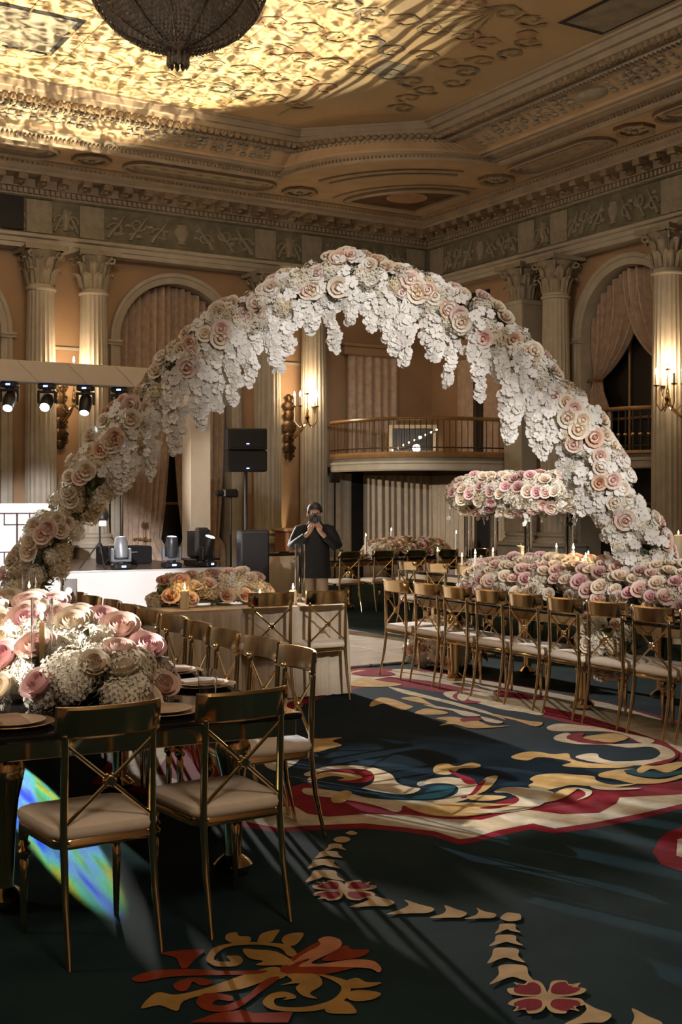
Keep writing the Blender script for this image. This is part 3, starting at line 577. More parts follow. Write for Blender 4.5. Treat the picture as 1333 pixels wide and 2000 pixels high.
# frieze panels: plain blocks over the columns and green relief panels between
def spiral(cx, cz, r, turns, a0, sg, n=16):
    return [(cx + sg * r * (1 - i / n * .82) * math.cos(a0 + turns * 2 * PI * i / n), -.02, cz + r * (1 - i / n * .82) * math.sin(a0 + turns * 2 * PI * i / n)) for i in range(n + 1)]
def relief_mesh(w, seed):
    rnd = random.Random(seed); b = MB(); h = .56
    for sg in (-1, 1):
        n = max(1, int(w / .75))
        for k in range(n):
            cx = sg * (w * .5 - .18 - k * (w * .5 - .22) / n)
            r = .13 + .03 * rnd.random()
            cz = .28 + (.08 if k % 2 else -.06)
            b.tube(spiral(cx, cz, r, 1.2, PI * (k % 2), sg), [.034 * (1 - .5 * i / 16) for i in range(17)], 6, flat=.8)
            b.tube([(cx + sg * .13, -.015, .04), (cx + sg * .07, -.02, .16), (cx - sg * .06, -.02, .34), (cx - sg * .15, -.015, .52)], [.05, .045, .035, .015], 6, flat=.7)
            for q in range(3):
                a = rnd.random() * 2 * PI
                b.ball((cx + .15 * math.cos(a), -.012, .28 + .15 * math.sin(a)), .05, 6, 4, (1.2, .5, .8))
    b.lathe([(.02, .06), (.09, .08), (.05, .14), (.11, .24), (.13, .34), (.08, .42), (.10, .46), (.03, .5)], 8, (0, 0, 0), Matrix.Diagonal((1, .45, 1, 1)))
    return b.mesh('frieze_relief', 'relief', True)
RM = [relief_mesh(2.6, 1), relief_mesh(.7, 2), relief_mesh(2.6, 5)]
BLK = MB().bbox(-.24, .24, -.03, .0, 6.585, 7.19, .008).mesh('frieze_block', 'relief')
def frieze_run(blocks, mpf, rz):
    for u in blocks: obj('frieze_block', BLK, frz, mpf(u), (0, 0, rz))
    for i in range(len(blocks) - 1):
        a, c = blocks[i], blocks[i + 1]; w = abs(c - a) - .5
        if w < .12: continue
        me = RM[1] if w < 1.2 else RM[i % 3 if i % 3 != 1 else 0]
        w0 = .7 if w < 1.2 else 2.6
        p = mpf((a + c) / 2)
        obj('frieze_relief', me, frz, (p[0], p[1], 6.60), (0, 0, rz), (max(.4, w / w0), 1, 1))
frieze_run([2.2, 3.2, 6.0, 6.92, 7.93, 11.62, 12.71, 15.35], lambda u: (u, YB, 0), 0)
frieze_run([21.7, 18.69, 17.73, 14.86, 13.85, 11.0, 10.0], lambda u: (XR, u, 0), -PI / 2)
tag(MB().box(5.2, 6.62, YB - .06, YB - .001, 6.60, 7.19).build('display_board', 'dark_panel'), 'black rectangular board on the frieze at the upper left', 'board')
tag(MB().box(WR - .05, WR - .001, 20.30, 21.05, 5.82, 6.12).build('air_vent', 'dark_panel'), 'dark rectangular air vent high on the right wall by the corner', 'vent')

# soffit, cove and painted ceiling ---------------------------------------------
E1, E2B, E2R = 1.75, 2.70, 3.12
cx0, cy0 = XR - E1, YB - E1
NA = 24
inner = [(X0 + E1, cy0)] + [(cx0 + 3.0 * math.cos(PI + PI / 2 * i / NA), cy0 + 3.0 * math.sin(PI + PI / 2 * i / NA)) for i in range(NA + 1)] + [(cx0, Y0 + E1), (X0 + E1, Y0 + E1)]
c1 = (XR - 4.75, YB - E2B); c2 = (XR - E2R, YB - 4.25)
upper = [(X0 + 2.7, YB - E2B)] + [(c1[0] + (c2[0] - c1[0]) * i / NA, c1[1] + (c2[1] - c1[1]) * i / NA) for i in range(NA + 1)] + [(XR - E2R, Y0 + 2.7), (X0 + 2.7, Y0 + 2.7)]
outer = [(X0 + .66, YB - .66)] + [(XR - .66 - 3.5 + 3.5 * min(1, 2 * i / NA), YB - .66) if i <= NA // 2 else (XR - .66, YB - .66 - 3.5 * (2 * i / NA - 1)) for i in range(NA + 1)] + [(XR - .66, Y0 + .66), (X0 + .66, Y0 + .66)]
ce = tag(MB().grid([[(a, b, ZC1) for a, b in outer], [(a, b, ZC1) for a, b in inner]], closed=True).build('ceiling', 'soffit'),
         'gilded coffered ballroom ceiling with painted centre', kind='structure')
def loft(prof, m, name, sm=False, lo=0, hi=None):
    rows = [[(a[0] + (c[0] - a[0]) * t, a[1] + (c[1] - a[1]) * t, z) for a, c in zip(inner, upper)] for t, z in prof]
    return MB().grid(rows, closed=True).build(name, m, ce, sm)
loft([(0, 7.75), (0, 7.70), (.05, 7.69), (.09, 7.72), (.10, 7.80), (.16, 7.83), (.24, 7.84), (.25, 7.87), (.30, 7.88)], 'cornice', 'cove_moulding')
loft([(.30, 7.88), (.31, 7.93), (.66, 8.12), (.67, 8.10), (.72, 8.10)], 'soffit', 'cove')
loft([(.72, 8.10), (.73, 8.16), (.78, 8.17), (.88, 8.22), (.90, 8.30), (.95, 8.31), (.97, 8.40), (1.0, 8.41), (1.0, 8.45)], 'cornice', 'cove_moulding')
MB().add([(a, b, ZC2) for a, b in upper], [tuple(range(len(upper)))]).build('painted_field', 'roof_paint', ce)
tag(MB().box(X0 - .2, WR + .2, Y0 - .2, WB + .2, 8.6, 8.7).build('roof_slab', 'plaster', ce), kind='structure')
def along(path, step):
    out = []; carry = 0.
    for i in range(len(path) - 1):
        a = Vector(path[i]); c = Vector(path[i + 1]); L = (c - a).length; s = carry
        while s < L:
            out.append((a.lerp(c, s / L), (c - a).normalized())); s += step
        carry = s - L
    return out
vis = [(4.0, inner[0][1])] + inner[1:-2] + [(inner[-2][0], 6.0)]
visu = [(4.0, upper[0][1])] + upper[1:-2] + [(upper[-2][0], 6.0)]
def mix(t): return [(a[0] + (c[0] - a[0]) * t, a[1] + (c[1] - a[1]) * t) for a, c in zip(vis, visu)]
bd = MB()
for p, d in along(mix(.125), .075):
    M = Matrix.Translation((p.x, p.y, 7.775)) @ Matrix.Rotation(math.atan2(d.y, d.x), 4, 'Z')
    bd.ball((0, 0, 0), .03, 5, 4, (.85, 1.6, 1.2), M)
tag(bd.build('bead_moulding', 'ornament', ce), kind='stuff')
gr = MB()
for k, (p, d) in enumerate(along(mix(.83), .13)):
    M = Matrix.Translation((p.x, p.y, 8.175)) @ Matrix.Rotation(math.atan2(d.y, d.x), 4, 'Z')
    gr.ball((0, 0, 0), .075, 6, 5, (1.0, 1.0, .8), M)
    gr.ball((.06, .05, -.03), .03, 4, 3, (1, 1, 1), M); gr.ball((.0, -.05, -.04), .03, 4, 3, (1, 1, 1), M)
tag(gr.build('garland_roll', 'ornament', ce, True), kind='stuff')
rb = MB()
for k, (p, d) in enumerate(along(mix(.70), .09)):
    M = Matrix.Translation((p.x, p.y, 8.085)) @ Matrix.Rotation(math.atan2(d.y, d.x), 4, 'Z')
    rb.box(-.022, .022, -.05, .05, -.012, .012, M)
tag(rb.build('ribbed_moulding', 'relief', ce), kind='stuff')
# sub-cornice leaf row under the soffit edge
lf = MB()
for a, c, st in (((4.0, YB - .61), (XR - .61, YB - .61), .09), ((XR - .61, YB - .61), (XR - .61, 8.0), .09)):
    for p, d in along([a, c], st):
        M = Matrix.Translation((p[0], p[1], 7.69)) @ Matrix.Rotation(math.atan2(d[1], d[0]), 4, 'Z')
        lf.ball((0, 0, 0), .034, 5, 4, (.8, 1, 1.1), M)
tag(lf.build('leaf_row', 'ornament', ce), kind='stuff')
# soffit relief frames: long panels with rounded ends, octagonal rosettes, corner fan
def frame_long(cx, cy, L, W, rz):
    def loop(l, w, z):
        pts = []
        for sx, a0 in ((1, -PI / 2), (-1, PI / 2)):
            for i in range(9):
                a = a0 + PI * i / 8; pts.append((sx * (l / 2 - w / 2) + math.cos(a) * w / 2, math.sin(a) * w / 2, z))
        return pts
    b = MB()
    b.grid([loop(L, W, 0), loop(L, W, -.06), loop(L - .05, W - .05, -.075), loop(L - .12, W - .12, -.05), loop(L - .15, W - .15, 0)], closed=True)
    o = b.build('panel_frame', 'cornice', ce, False, (cx, cy, ZC1), (0, 0, rz))
    b = MB(); b.grid([loop(L - .34, W - .34, 0), loop(L - .34, W - .34, -.03), loop(L - .40, W - .40, -.045), loop(L - .46, W - .46, 0)], closed=True)
    for k in range(int(L / .35)):
        b.ball((-L / 2 + .45 + k * .35, 0, 0), .06, 6, 4, (1.6, .7, .35))
    b.build('inner_relief', 'relief', o)
def rosette(cx, cy, r):
    b = MB(); oc = lambda q, z: [(q * math.cos(PI / 8 + PI / 4 * i), q * math.sin(PI / 8 + PI / 4 * i), z) for i in range(8)]
    b.grid([oc(r, 0), oc(r, -.06), oc(r - .05, -.08), oc(r - .11, -.05), oc(r - .12, 0)], closed=True)
    o = b.build('rosette_frame', 'ornament', ce, False, (cx, cy, ZC1))
    b = MB()
    for i in range(8):
        a = PI / 4 * i; b.ball((math.cos(a) * r * .32, math.sin(a) * r * .32, -.02), r * .17, 6, 4, (1, 1, .5))
    b.ball((0, 0, -.035), r * .16, 8, 5); b.build('rosette_flower', 'relief', o)
YP = YB - 1.2; XP = XR - 1.2
for a, c in ((4.2, 6.9), (8.1, 11.2)): frame_long((a + c) / 2, YP, c - a, .78, 0)
for xx in (7.5, 11.75): rosette(xx, YP, .36)
for a, c in ((17.6, 15.1), (14.0, 11.4), (10.3, 8)): frame_long(XP, (a + c) / 2, a - c, .78, PI / 2)
for yy in (18.15, 14.55, 10.85): rosette(XP, yy, .36)
fan = MB(); fc = (XR - 1.08, YB - 1.08)
fp = [fc] + [(fc[0] + 1.75 * math.cos(PI + PI / 2 * i / 16), fc[1] + 1.75 * math.sin(PI + PI / 2 * i / 16)) for i in range(17)]
fan.add([(a, b, ZC1 - .012) for a, b in fp], [tuple(range(len(fp)))])
fo = fan.build('fan_painting', 'lens_paint', ce)
fr = MB()
fr.tube([(a, b, ZC1 - .02) for a, b in fp + [fp[0]]], .07, 6)
fp2 = [(fc[0] + .1, fc[1] + .1)] + [(fc[0] + 2.02 * math.cos(PI + PI / 2 * i / 16), fc[1] + 2.02 * math.sin(PI + PI / 2 * i / 16)) for i in range(17)]
fr.tube([(a, b, ZC1 - .01) for a, b in fp2[1:]], .035, 6)
fr.build('fan_frame', 'cornice', fo)
MB().ball((fc[0] - .75, fc[1] - .75, ZC1 - .012), .42, 14, 6, (1, 1, .05)).build('fan_medallion', 'roof_rose', fo, True)
b = MB()
for rr in (2.28, 2.55):
    b.tube([(cx0 + .25 + rr * math.cos(PI + .22 + (PI / 2 - .44) * i / 16), cy0 + .25 + rr * math.sin(PI + .22 + (PI / 2 - .44) * i / 16), ZC1 - .01) for i in range(17)], .04, 6)
b.build('curved_panel_frame', 'cornice', ce)
# relief panels on the cove, along both straight runs
def cove_panel(a, c, horiz):
    b = MB(); n = int(abs(c - a) / .16); rnd = random.Random(int(a * 10))
    for i in range(n):
        u = a + (c - a) * (i + .5) / n
        for t in (.40, .48, .56):
            bx = E1 + (E2B - E1) * t if horiz else E1 + (E2R - E1) * t
            zz = 7.93 + (8.12 - 7.93) * (t - .31) / .35
            q = (u, YB - bx, zz) if horiz else (XR - bx, u, zz)
            b.ball((q[0] + rnd.uniform(-.04, .04), q[1] + rnd.uniform(-.04, .04), q[2]), rnd.uniform(.04, .075), 5, 4, (1.2, 1.2, .5))
    b.build('cove_relief', 'relief', ce, True)
for a, c in ((4.2, 7.2), (7.7, 10.6)): cove_panel(a, c, True)
for a, c in ((17.2, 14.6), (13.9, 11.2), (10.6, 8.0)): cove_panel(a, c, False)
for yy in (14.25, 10.9):
    q = E1 + (E2R - E1) * .48
    MB().ball((XR - q, yy, 8.02), .27, 14, 6, (.75, 1.25, .3)).build('cove_medallion', 'relief', ce, True)
# painted grotesques on the flat field: inlaid panels, vines, fan and rosettes (flat decoration)
NI = [0]
def inlay(poly, m, k=1, name='ceiling_inlay'):
    NI[0] += 1; z = ZC2 - .006 * k - .00008 * NI[0]
    bm = bmesh.new(); vs = [bm.verts.new((a, b, z)) for a, b in poly]; f = bm.faces.new(vs); f.normal_update(); bmesh.ops.triangulate(bm, faces=[f], ngon_method='EAR_CLIP')
    me = bpy.data.meshes.new(name); bm.to_mesh(me); bm.free(); me.materials.append(MATS[m]); return obj(name, me, ce)
def rect(x0, x1, y0, y1): return [(x0, y0), (x1, y0), (x1, y1), (x0, y1)]
def disc(x, y, rx, ry=None, n=20): return [(x + rx * math.cos(2 * PI * i / n), y + (ry or rx) * math.sin(2 * PI * i / n)) for i in range(n)]
inlay(rect(11.65, 12.5, 9.5, 13.2), 'dark_panel', 1); inlay(rect(11.72, 12.44, 9.5, 13.1), 'roof_grey', 2)
inlay(rect(4.0, 5.9, 16.6, 18.2), 'dark_panel', 1); inlay(rect(4.0, 5.8, 16.7, 18.1), 'roof_grey', 2)
rndc = random.Random(4)
inlay(disc(11.55, 13.75, .16), 'roof_rose', 3)
fanp = [(10.6, 13.3)] + [(10.6 + .95 * math.cos(a), 13.3 + .95 * math.sin(a)) for a in [1.2 + 2.0 * i / 14 for i in range(15)]]
inlay(fanp, 'roof_vine', 1)
for i in range(7):
    a = 1.28 + 2.0 * i / 7
    inlay([(10.6, 13.3), (10.6 + .88 * math.cos(a), 13.3 + .88 * math.sin(a)), (10.6 + .88 * math.cos(a + .15), 13.3 + .88 * math.sin(a + .15))], 'roof_paint', 2)
inlay(rect(10.35, 10.95, 15.7, 16.3), 'roof_grey', 1)
def scroll(x, y, r, rz, m):
    """acanthus scroll: tapering spiral band with leaf lobes"""
    L_ = []; R_ = []; n = 26
    for i in range(n + 1):
        t = i / n; a = rz + t * 2.3 * PI; q = r * (1 - .78 * t); w = r * .16 * (1 - .6 * t) * (1 + .45 * math.sin(i * 1.6))
        L_.append((x + (q + w) * math.cos(a), y + (q + w) * math.sin(a))); R_.append((x + (q - w) * math.cos(a), y + (q - w) * math.sin(a)))
    for i in range(0, n, 13):
        inlay(L_[i:i + 14] + R_[i:i + 14][::-1], m, 1)
for i in range(7):
    for j in range(6):
        x = 4.9 + i * 1.02; y = 13.3 + j * .98
        if x > XR - 5.1 and y > 16.6: continue
        m = ('roof_vine', 'roof_grey', 'roof_vine', 'roof_rose')[(i * 3 + j) % 4]
        for sg in (0, PI): scroll(x + .24 * math.cos(sg), y, .26, sg + (i + j) % 2, m)
for k in range(8):
    scroll(11.75 + .12 * math.sin(k * 2), 13.95 + k * .5, .24, k * 1.3, ('roof_vine', 'roof_grey')[k % 2])
for i in range(6):
    tb = MB(); tb.box(4.6 + i * 1.02 + .50, 4.6 + i * 1.02 + .53, 13.0, 18.9, ZC2 - .012, ZC2 - .001); tb.build('ceiling_inlay', 'roof_vine', ce)

# columns ------------------------------------------------------------
def col_shaft():
    n = 120; rows = []
    for t, r in ((0, .300), (.04, .288), (.05, .286), (.35, .286), (.65, .272), (.95, .246), (.97, .246)):
        z = 1.05 + t * 4.58
        rows.append([((r - (.018 * max(0, math.sin(PI * ((k % 6) / 6))) if .03 < t < .96 else 0)) * math.cos(2 * PI * k / n),
                      (r - (.018 * max(0, math.sin(PI * ((k % 6) / 6))) if .03 < t < .96 else 0)) * math.sin(2 * PI * k / n), z) for k in range(n)])
    b = MB(); b.grid(rows, closed=True)
    b.lathe([(.246, 5.49), (.275, 5.50), (.285, 5.525), (.275, 5.55), (.25, 5.56), (.25, 5.60)], 24)
    return b.mesh('shaft', 'stone', True)
def acanthus():
    b = MB(); rows = []
    for i, (d, z, w) in enumerate(((0, 0, .07), (.02, .10, .085), (.035, .18, .085), (.075, .235, .07), (.125, .245, .045), (.14, .215, .02))):
        rows.append([(-w, -d + .02, z), (-w * .5, -d - .012, z + .006), (0, -d + .008, z), (w * .5, -d - .012, z + .006), (w, -d + .02, z)])
    b.grid(rows); return b.mesh('acanthus_leaf', 'relief', True)
def volute():
    b = MB()
    b.tube([(0, -.02, -.28), (0, -.06, -.14), (0, -.12, -.04)] + [(0, -.17 - .085 * (1 - i / 14 * .8) * math.cos(PI * .5 + 2.6 * PI * i / 14), -.055 + .085 * (1 - i / 14 * .8) * math.sin(PI * .5 + 2.6 * PI * i / 14)) for i in range(15)], [.02] * 3 + [.028 - .0012 * i for i in range(15)], 6)
    return b.mesh('volute', 'relief', True)
SH, LEAF, VOL = col_shaft(), acanthus(), volute()
BASE = MB().bbox(-.42, .42, -.42, .42, 0, .82, .02).bbox(-.46, .46, -.46, .46, .78, .86, .015).lathe([(.40, .86), (.40, .90), (.36, .93), (.33, .96), (.36, .99), (.36, 1.02), (.30, 1.06)], 28).mesh('base', 'stone', True)
BELL = MB().lathe([(.25, 5.60), (.24, 5.75), (.25, 6.0), (.32, 6.16), (.36, 6.20)], 20)
ab = []
for k in range(4):
    for t in range(7):
        u = (t / 6 - .5) * 2; a = PI / 2 * k - PI / 2
        x = u * .40; y = .33 + .07 * u * u
        ab.append((x * math.cos(a) - y * math.sin(a), x * math.sin(a) + y * math.cos(a)))
BELL.prism(ab, 6.21, 6.30)
BELL = BELL.mesh('capital', 'relief', True)
PSH = MB().bbox(-.27, .27, -.27, .27, 1.05, 5.6, .015).bbox(-.30, .30, -.30, .30, 5.50, 5.58, .01).mesh('shaft', 'stone')
def make_column(x, y, label, square=False):
    t = empty('column', (x, y, 0), 0, label, 'column', 'tall columns along the walls')
    obj('base', BASE, t); obj('shaft', PSH if square else SH, t); c = obj('capital', BELL, t)
    for row, (n, z, off) in enumerate(((8, 5.60, 0), (8, 5.80, PI / 8))):
        for k in range(n):
            a = 2 * PI * k / n + off
            obj('acanthus_leaf', LEAF, c, (.25 * math.sin(a), -.25 * math.cos(a), z), (0, 0, a), (1.1, 1.1, 1.15))
    for k in range(4):
        a = PI / 4 + PI / 2 * k
        obj('volute', VOL, c, (.22 * math.sin(a), -.22 * math.cos(a), 6.20), (0, 0, a))
    return t
CBY = YB - .1; CRX = XR - .1
make_column(6.92, CBY, 'fluted stone column at far left behind the white truss beam')
make_column(7.93, CBY, 'fluted stone column just left of the arched window behind the stage')
make_column(11.62, CBY, 'fluted column behind the flower arch, left of the ornate wall plaque')
make_column(12.71, CBY, 'fluted column directly behind the lit wall candelabra near the photographer')
make_column(CRX, 18.69, 'square stone pier at the right end of the corner balcony', True)
make_column(CRX, 17.73, 'round column between the square pier and the right arched window')
make_column(CRX, 14.86, 'fluted column at right edge beside the lit candelabra')
make_column(CRX, 13.85, 'fluted column outermost on the right wall')

# ================================================================== DRAPES
def drape_panel(name, mp, uc, R, zs, side, tie_z, label, over=.0, zbot=.0, tie_u=None, pl=9, spread=.10):
    rows = []; nk = 46; nt = 22; tu = tie_u if tie_u is not None else R - .16
    for j in range(nk + 1):
        k = j / nk; kk = -over + (1 + over) * k
        ut = kk * (R - .02); zt = zs + math.sqrt(max(0, (R - .02) ** 2 - ut * ut))
        p0 = (ut, zt); p2 = (tu - spread + 2 * spread * k, tie_z + .03 * math.sin(k * 9)); p1 = (ut * .95 + .08 * k, tie_z + (zt - tie_z) * (.30 + .1 * k))
        row = []
        for i in range(nt + 1):
            t = i / nt
            a = (1 - t) ** 2; b = 2 * t * (1 - t); c = t * t
            u = a * p0[0] + b * p1[0] + c * p2[0]; z = a * p0[1] + b * p1[1] + c * p2[1]
            d = .19 + .085 * math.sin(k * pl * 2 * PI + .8 * math.sin(k * 7)) * (1 - .45 * t) + .02 * math.sin(k * 23 + t * 4) + (.04 if side > 0 else 0)
            row.append(mp(uc + side * u, z, d))
        for i in range(1, 9):
            t = i / 8; w = spread + .02 + .16 * min(1, t * 2.5)
            d = .17 + .03 * math.sin(k * pl * 2 * PI)
            row.append(mp(uc + side * (tu - w + 2 * w * k if tu + w < R else R - .02 - 2 * w * (1 - k)), tie_z - t * (tie_z - zbot), d))
        rows.append(row)
    o = tag(MB().grid(rows).build(name, 'drape', None, True), label, 'curtain', 'swagged window curtains')
    tb = MB(); c = mp(uc + side * tu, tie_z, .14); 
    axis = Vector(mp(1, 0, 0)) - Vector(mp(0, 0, 0))
    dep = Vector(mp(0, 0, 1)) - Vector(mp(0, 0, 0))
    tb.tube([Vector(c) + axis * (.17 * math.cos(a)) + dep * (.07 * math.sin(a)) + Vector((0, 0, .02 * math.sin(2 * a))) for a in [2 * PI * i / 12 for i in range(13)]], .025, 6)
    tb.build('tieback', 'wood_rail', o)
    return o
for uc, nm in ((9.80, 'arched window behind the stage truss'), (5.1, 'arched window at the far left edge')):
    drape_panel('curtain', mpB, uc, RI, ZS, -1, .9, 'mauve curtain on the left half of the %s' % nm, .03, .0, .66, 8, .42)
    drape_panel('curtain', mpB, uc, RI, ZS, 1, .9, 'mauve curtain on the right half of the %s' % nm, .0, .0, .66, 8, .42)
drape_panel('curtain', mpR, 16.25, RI, ZS, 1, 3.95, 'tied back mauve curtain on the left of the right wall arch', .12, 2.2)
drape_panel('curtain', mpR, 16.25, RI, ZS, -1, 3.95, 'tied back mauve curtain on the right of the right wall arch', .35, 2.2)
def pleats(name, mp, u0, u1, z0, z1, n, label, m='drape', d0=-.10, amp=.045, flare=0.):
    nk = n * 6; rows = []
    for z in (z1, z1 - .08, (z0 + z1) / 2, z0):
        t = (z1 - z) / max(1e-6, z1 - z0)
        rows.append([mp(u0 + (u1 - u0) * j / nk, z, d0 + amp * (.6 + .4 * t) * math.sin(2 * PI * j / 6.0) + .012 * math.sin(j * .7)) for j in range(nk + 1)])
    return tag(MB().grid(rows).build(name, m, None, True), label, 'curtain', 'straight pleated curtains')
pleats('curtain', mpB, 13.75, 15.05, 2.6, 4.80, 6, 'pleated curtain over the upper balcony doorway')
tag(MB().bbox(13.62, 15.18, WB - .22, WB - .001, 4.80, 4.98, .02).bbox(13.56, 15.24, WB - .27, WB - .001, 4.98, 5.06, .02).build('curtain_pelmet', 'plaster'), 'plain pelmet box over the upper balcony curtain', 'pelmet')
pleats('curtain', mpR, 21.3, 20.75, 2.6, 4.7, 3, 'narrow pleated curtain left of the dark opening on the right balcony wall')
pleats('curtain', mpR, 20.4, 19.6, 2.6, 4.7, 4, 'pleated curtain right of the dark opening on the right balcony wall')
tag(MB().box(WR - .03, WR - .001, 20.40, 20.75, 2.6, 4.7).build('door_1', 'dark_panel'), 'dark doorway on the upper balcony', kind='structure')
# under the balcony
pleats('curtain', mpB, 13.15, 13.85, 0, 2.25, 3, 'pleated curtain under the corner balcony, left of the dark gap', 'sheer')
pleats('curtain', mpB, 14.15, 16.0, 0, 2.22, 11, 'wide pleated cream curtain under the corner balcony, right of the dark gap', 'sheer')
pleats('curtain', mpR, 22.3, 20.7, 0, 2.22, 10, 'pleated cream curtain under the balcony on the right wall, nearest the corner', 'sheer')
pleats('curtain', mpR, 19.9, 19.0, 0, 2.22, 5, 'pleated curtain beside the square pier under the balcony', 'sheer')
tag(MB().box(13.80, 14.20, WB - .03, WB - .001, 0, 2.3).build('door_2', 'dark_panel'), 'dark gap between the curtains below the balcony', kind='structure')
tag(MB().box(WR - .03, WR - .001, 19.9, 20.7, 0, 2.25).build('door_3', 'dark_panel'), 'dark doorway under the balcony on the right wall', kind='structure')

# ================================================================== BALCONIES
def balcony(name, A, B, sag, label, ztop=2.60, zbot=2.25, zr=3.27, nb=30, knob=False, back=None):
    A = Vector(A); B = Vector(B); mid = (A + B) / 2; ch = B - A; nrm = Vector((ch.y, -ch.x)).normalized()
    if nrm.dot(mid) > 0: nrm = -nrm
    def arc(off, n=28):
        out = []
        for i in range(n + 1):
            t = i / n; s = 4 * sag * t * (1 - t); out.append(A + ch * t + nrm * (s + off))
        return out
    root = empty(name, (mid.x, mid.y, 0), 0, label, 'balcony')
    O = Vector((mid.x, mid.y, 0))
    def P(v, z): return (v.x - O.x, v.y - O.y, z)
    a0 = arc(0); n = len(a0); bk = [v for v in (back or [A - nrm * .5, B - nrm * .5])]
    poly = [(v.x - O.x, v.y - O.y) for v in a0] + [(v[0] - O.x, v[1] - O.y) for v in reversed(bk)]
    s = MB().prism(poly, zbot + .12, ztop - .06)
    s.build('slab', 'stone', root)
    def band(prof, m, nm):
        MB().grid([[P(v, z) for v in arc(o)] for o, z in prof]).build(nm, m, root)
    band([(-.06, zbot), (.0, zbot), (.02, zbot + .03), (.02, zbot + .13), (.05, zbot + .15), (.05, zbot + .19), (0, zbot + .20), (0, zbot + .26), (-.06, zbot + .26)], 'stone', 'fascia')
    band([(-.10, zbot + .26), (.06, zbot + .26), (.08, ztop - .03), (.06, ztop + .02), (-.10, ztop + .02)], 'wood_rail', 'ledge')
    MB().tube([P(v, zr) for v in arc(-.02)], .038, 8).build('handrail', 'wood_rail', root, True)
    MB().tube([P(v, ztop + .10) for v in arc(-.02)], .014, 6).build('bottom_rail', 'bronze', root)
    bl = MB().tube([(0, 0, ztop + .02), (0, 0, zr - .02)], .0085 if not knob else .014, 6)
    if knob: bl.ball((0, 0, ztop + .30), .035, 8, 5); bl.ball((0, 0, ztop + .12), .02, 6, 4)
    bm_ = bl.mesh('baluster', 'bronze' if not knob else 'black', True)
    pts = arc(-.02, nb)
    for v in pts[1:-1]: obj('baluster', bm_, root, P(v, 0))
    if knob:
        kn = MB().ball((0, 0, ztop + .30), .042, 8, 5).mesh('knob', 'gold_metal', True)
        for v in pts[1:-1]: obj('baluster_knob', kn, root, P(v, 0))
    return root
balcony('corner_balcony', (12.98, 21.72), (15.42, 19.02), 1.05, 'curved balcony with wooden handrail across the room corner', nb=34, back=[Vector((12.98, 22.35)), Vector((16.0, 22.35)), Vector((16.0, 19.02))])
balcony('window_balcony', (15.62, 17.35), (15.62, 15.15), .28, 'small dark railed balcony before the right arched window', 2.52, 2.22, 3.28, 16, True, [Vector((16.4, 17.35)), Vector((16.4, 15.15))])
# framed glazed box and flood lamp on the corner balcony; the bar of dots imitates reflections
t = empty('framed_window_box', (14.45, 20.85, 2.62), -YAW, 'white framed glass window box standing on the corner balcony', 'window box')
MB().bbox(-.50, -.42, -.04, .04, 0, .62, .008).bbox(.42, .50, -.04, .04, 0, .62, .008).bbox(-.42, .42, -.04, .04, .54, .62, .008).bbox(-.42, .42, -.04, .04, 0, .08, .008).build('frame', 'white_frame', t)
MB().box(-.42, .42, -.01, .01, .08, .54).build('pane', 'dark_glass', t)
t = empty('flood_lamp', (13.75, 19.72, 2.60), -YAW, 'small bright flood lamp on the balcony ledge', 'lamp')
MB().bbox(-.09, .09, -.02, .10, .03, .15, .015).build('housing', 'black', t)
MB().lathe([(.001, 0), (.075, .0), (.08, .02), (.05, .06)], 14, M=Matrix.Translation((0, -.07, .09)) @ Matrix.Rotation(-PI / 2, 4, 'X')).build('lens', 'lens_on', t)
MB().tube([(-.08, 0, .02), (.08, 0, .02)], .012, 6).tube([(-.08, 0, .02), (-.08, .04, .09)], .01, 6).tube([(.08, 0, .02), (.08, .04, .09)], .01, 6).build('bracket', 'black', t)
t = empty('reflection_dots', (14.0, 20.0, 2.62), -YAW, 'slanted bar of glowing dots made for reflections behind the balcony rail', 'reflection dots')
MB().tube([(-.52, 0, .03), (.36, 0, .44)], .014, 6).tube([(.36, 0, .44), (.36, .02, 0)], .012, 6).tube([(-.52, 0, .03), (-.52, 0, 0)], .012, 6).build('bar', 'black', t)
for k in range(9):
    u = k / 8; MB().ball((-.52 + .88 * u, -.03, .05 + .41 * u), .016 + (.014 if k == 5 else 0), 6, 4).build('bulb', 'bulb', t)  # glowing dots stand in for lights reflected in the balcony glass

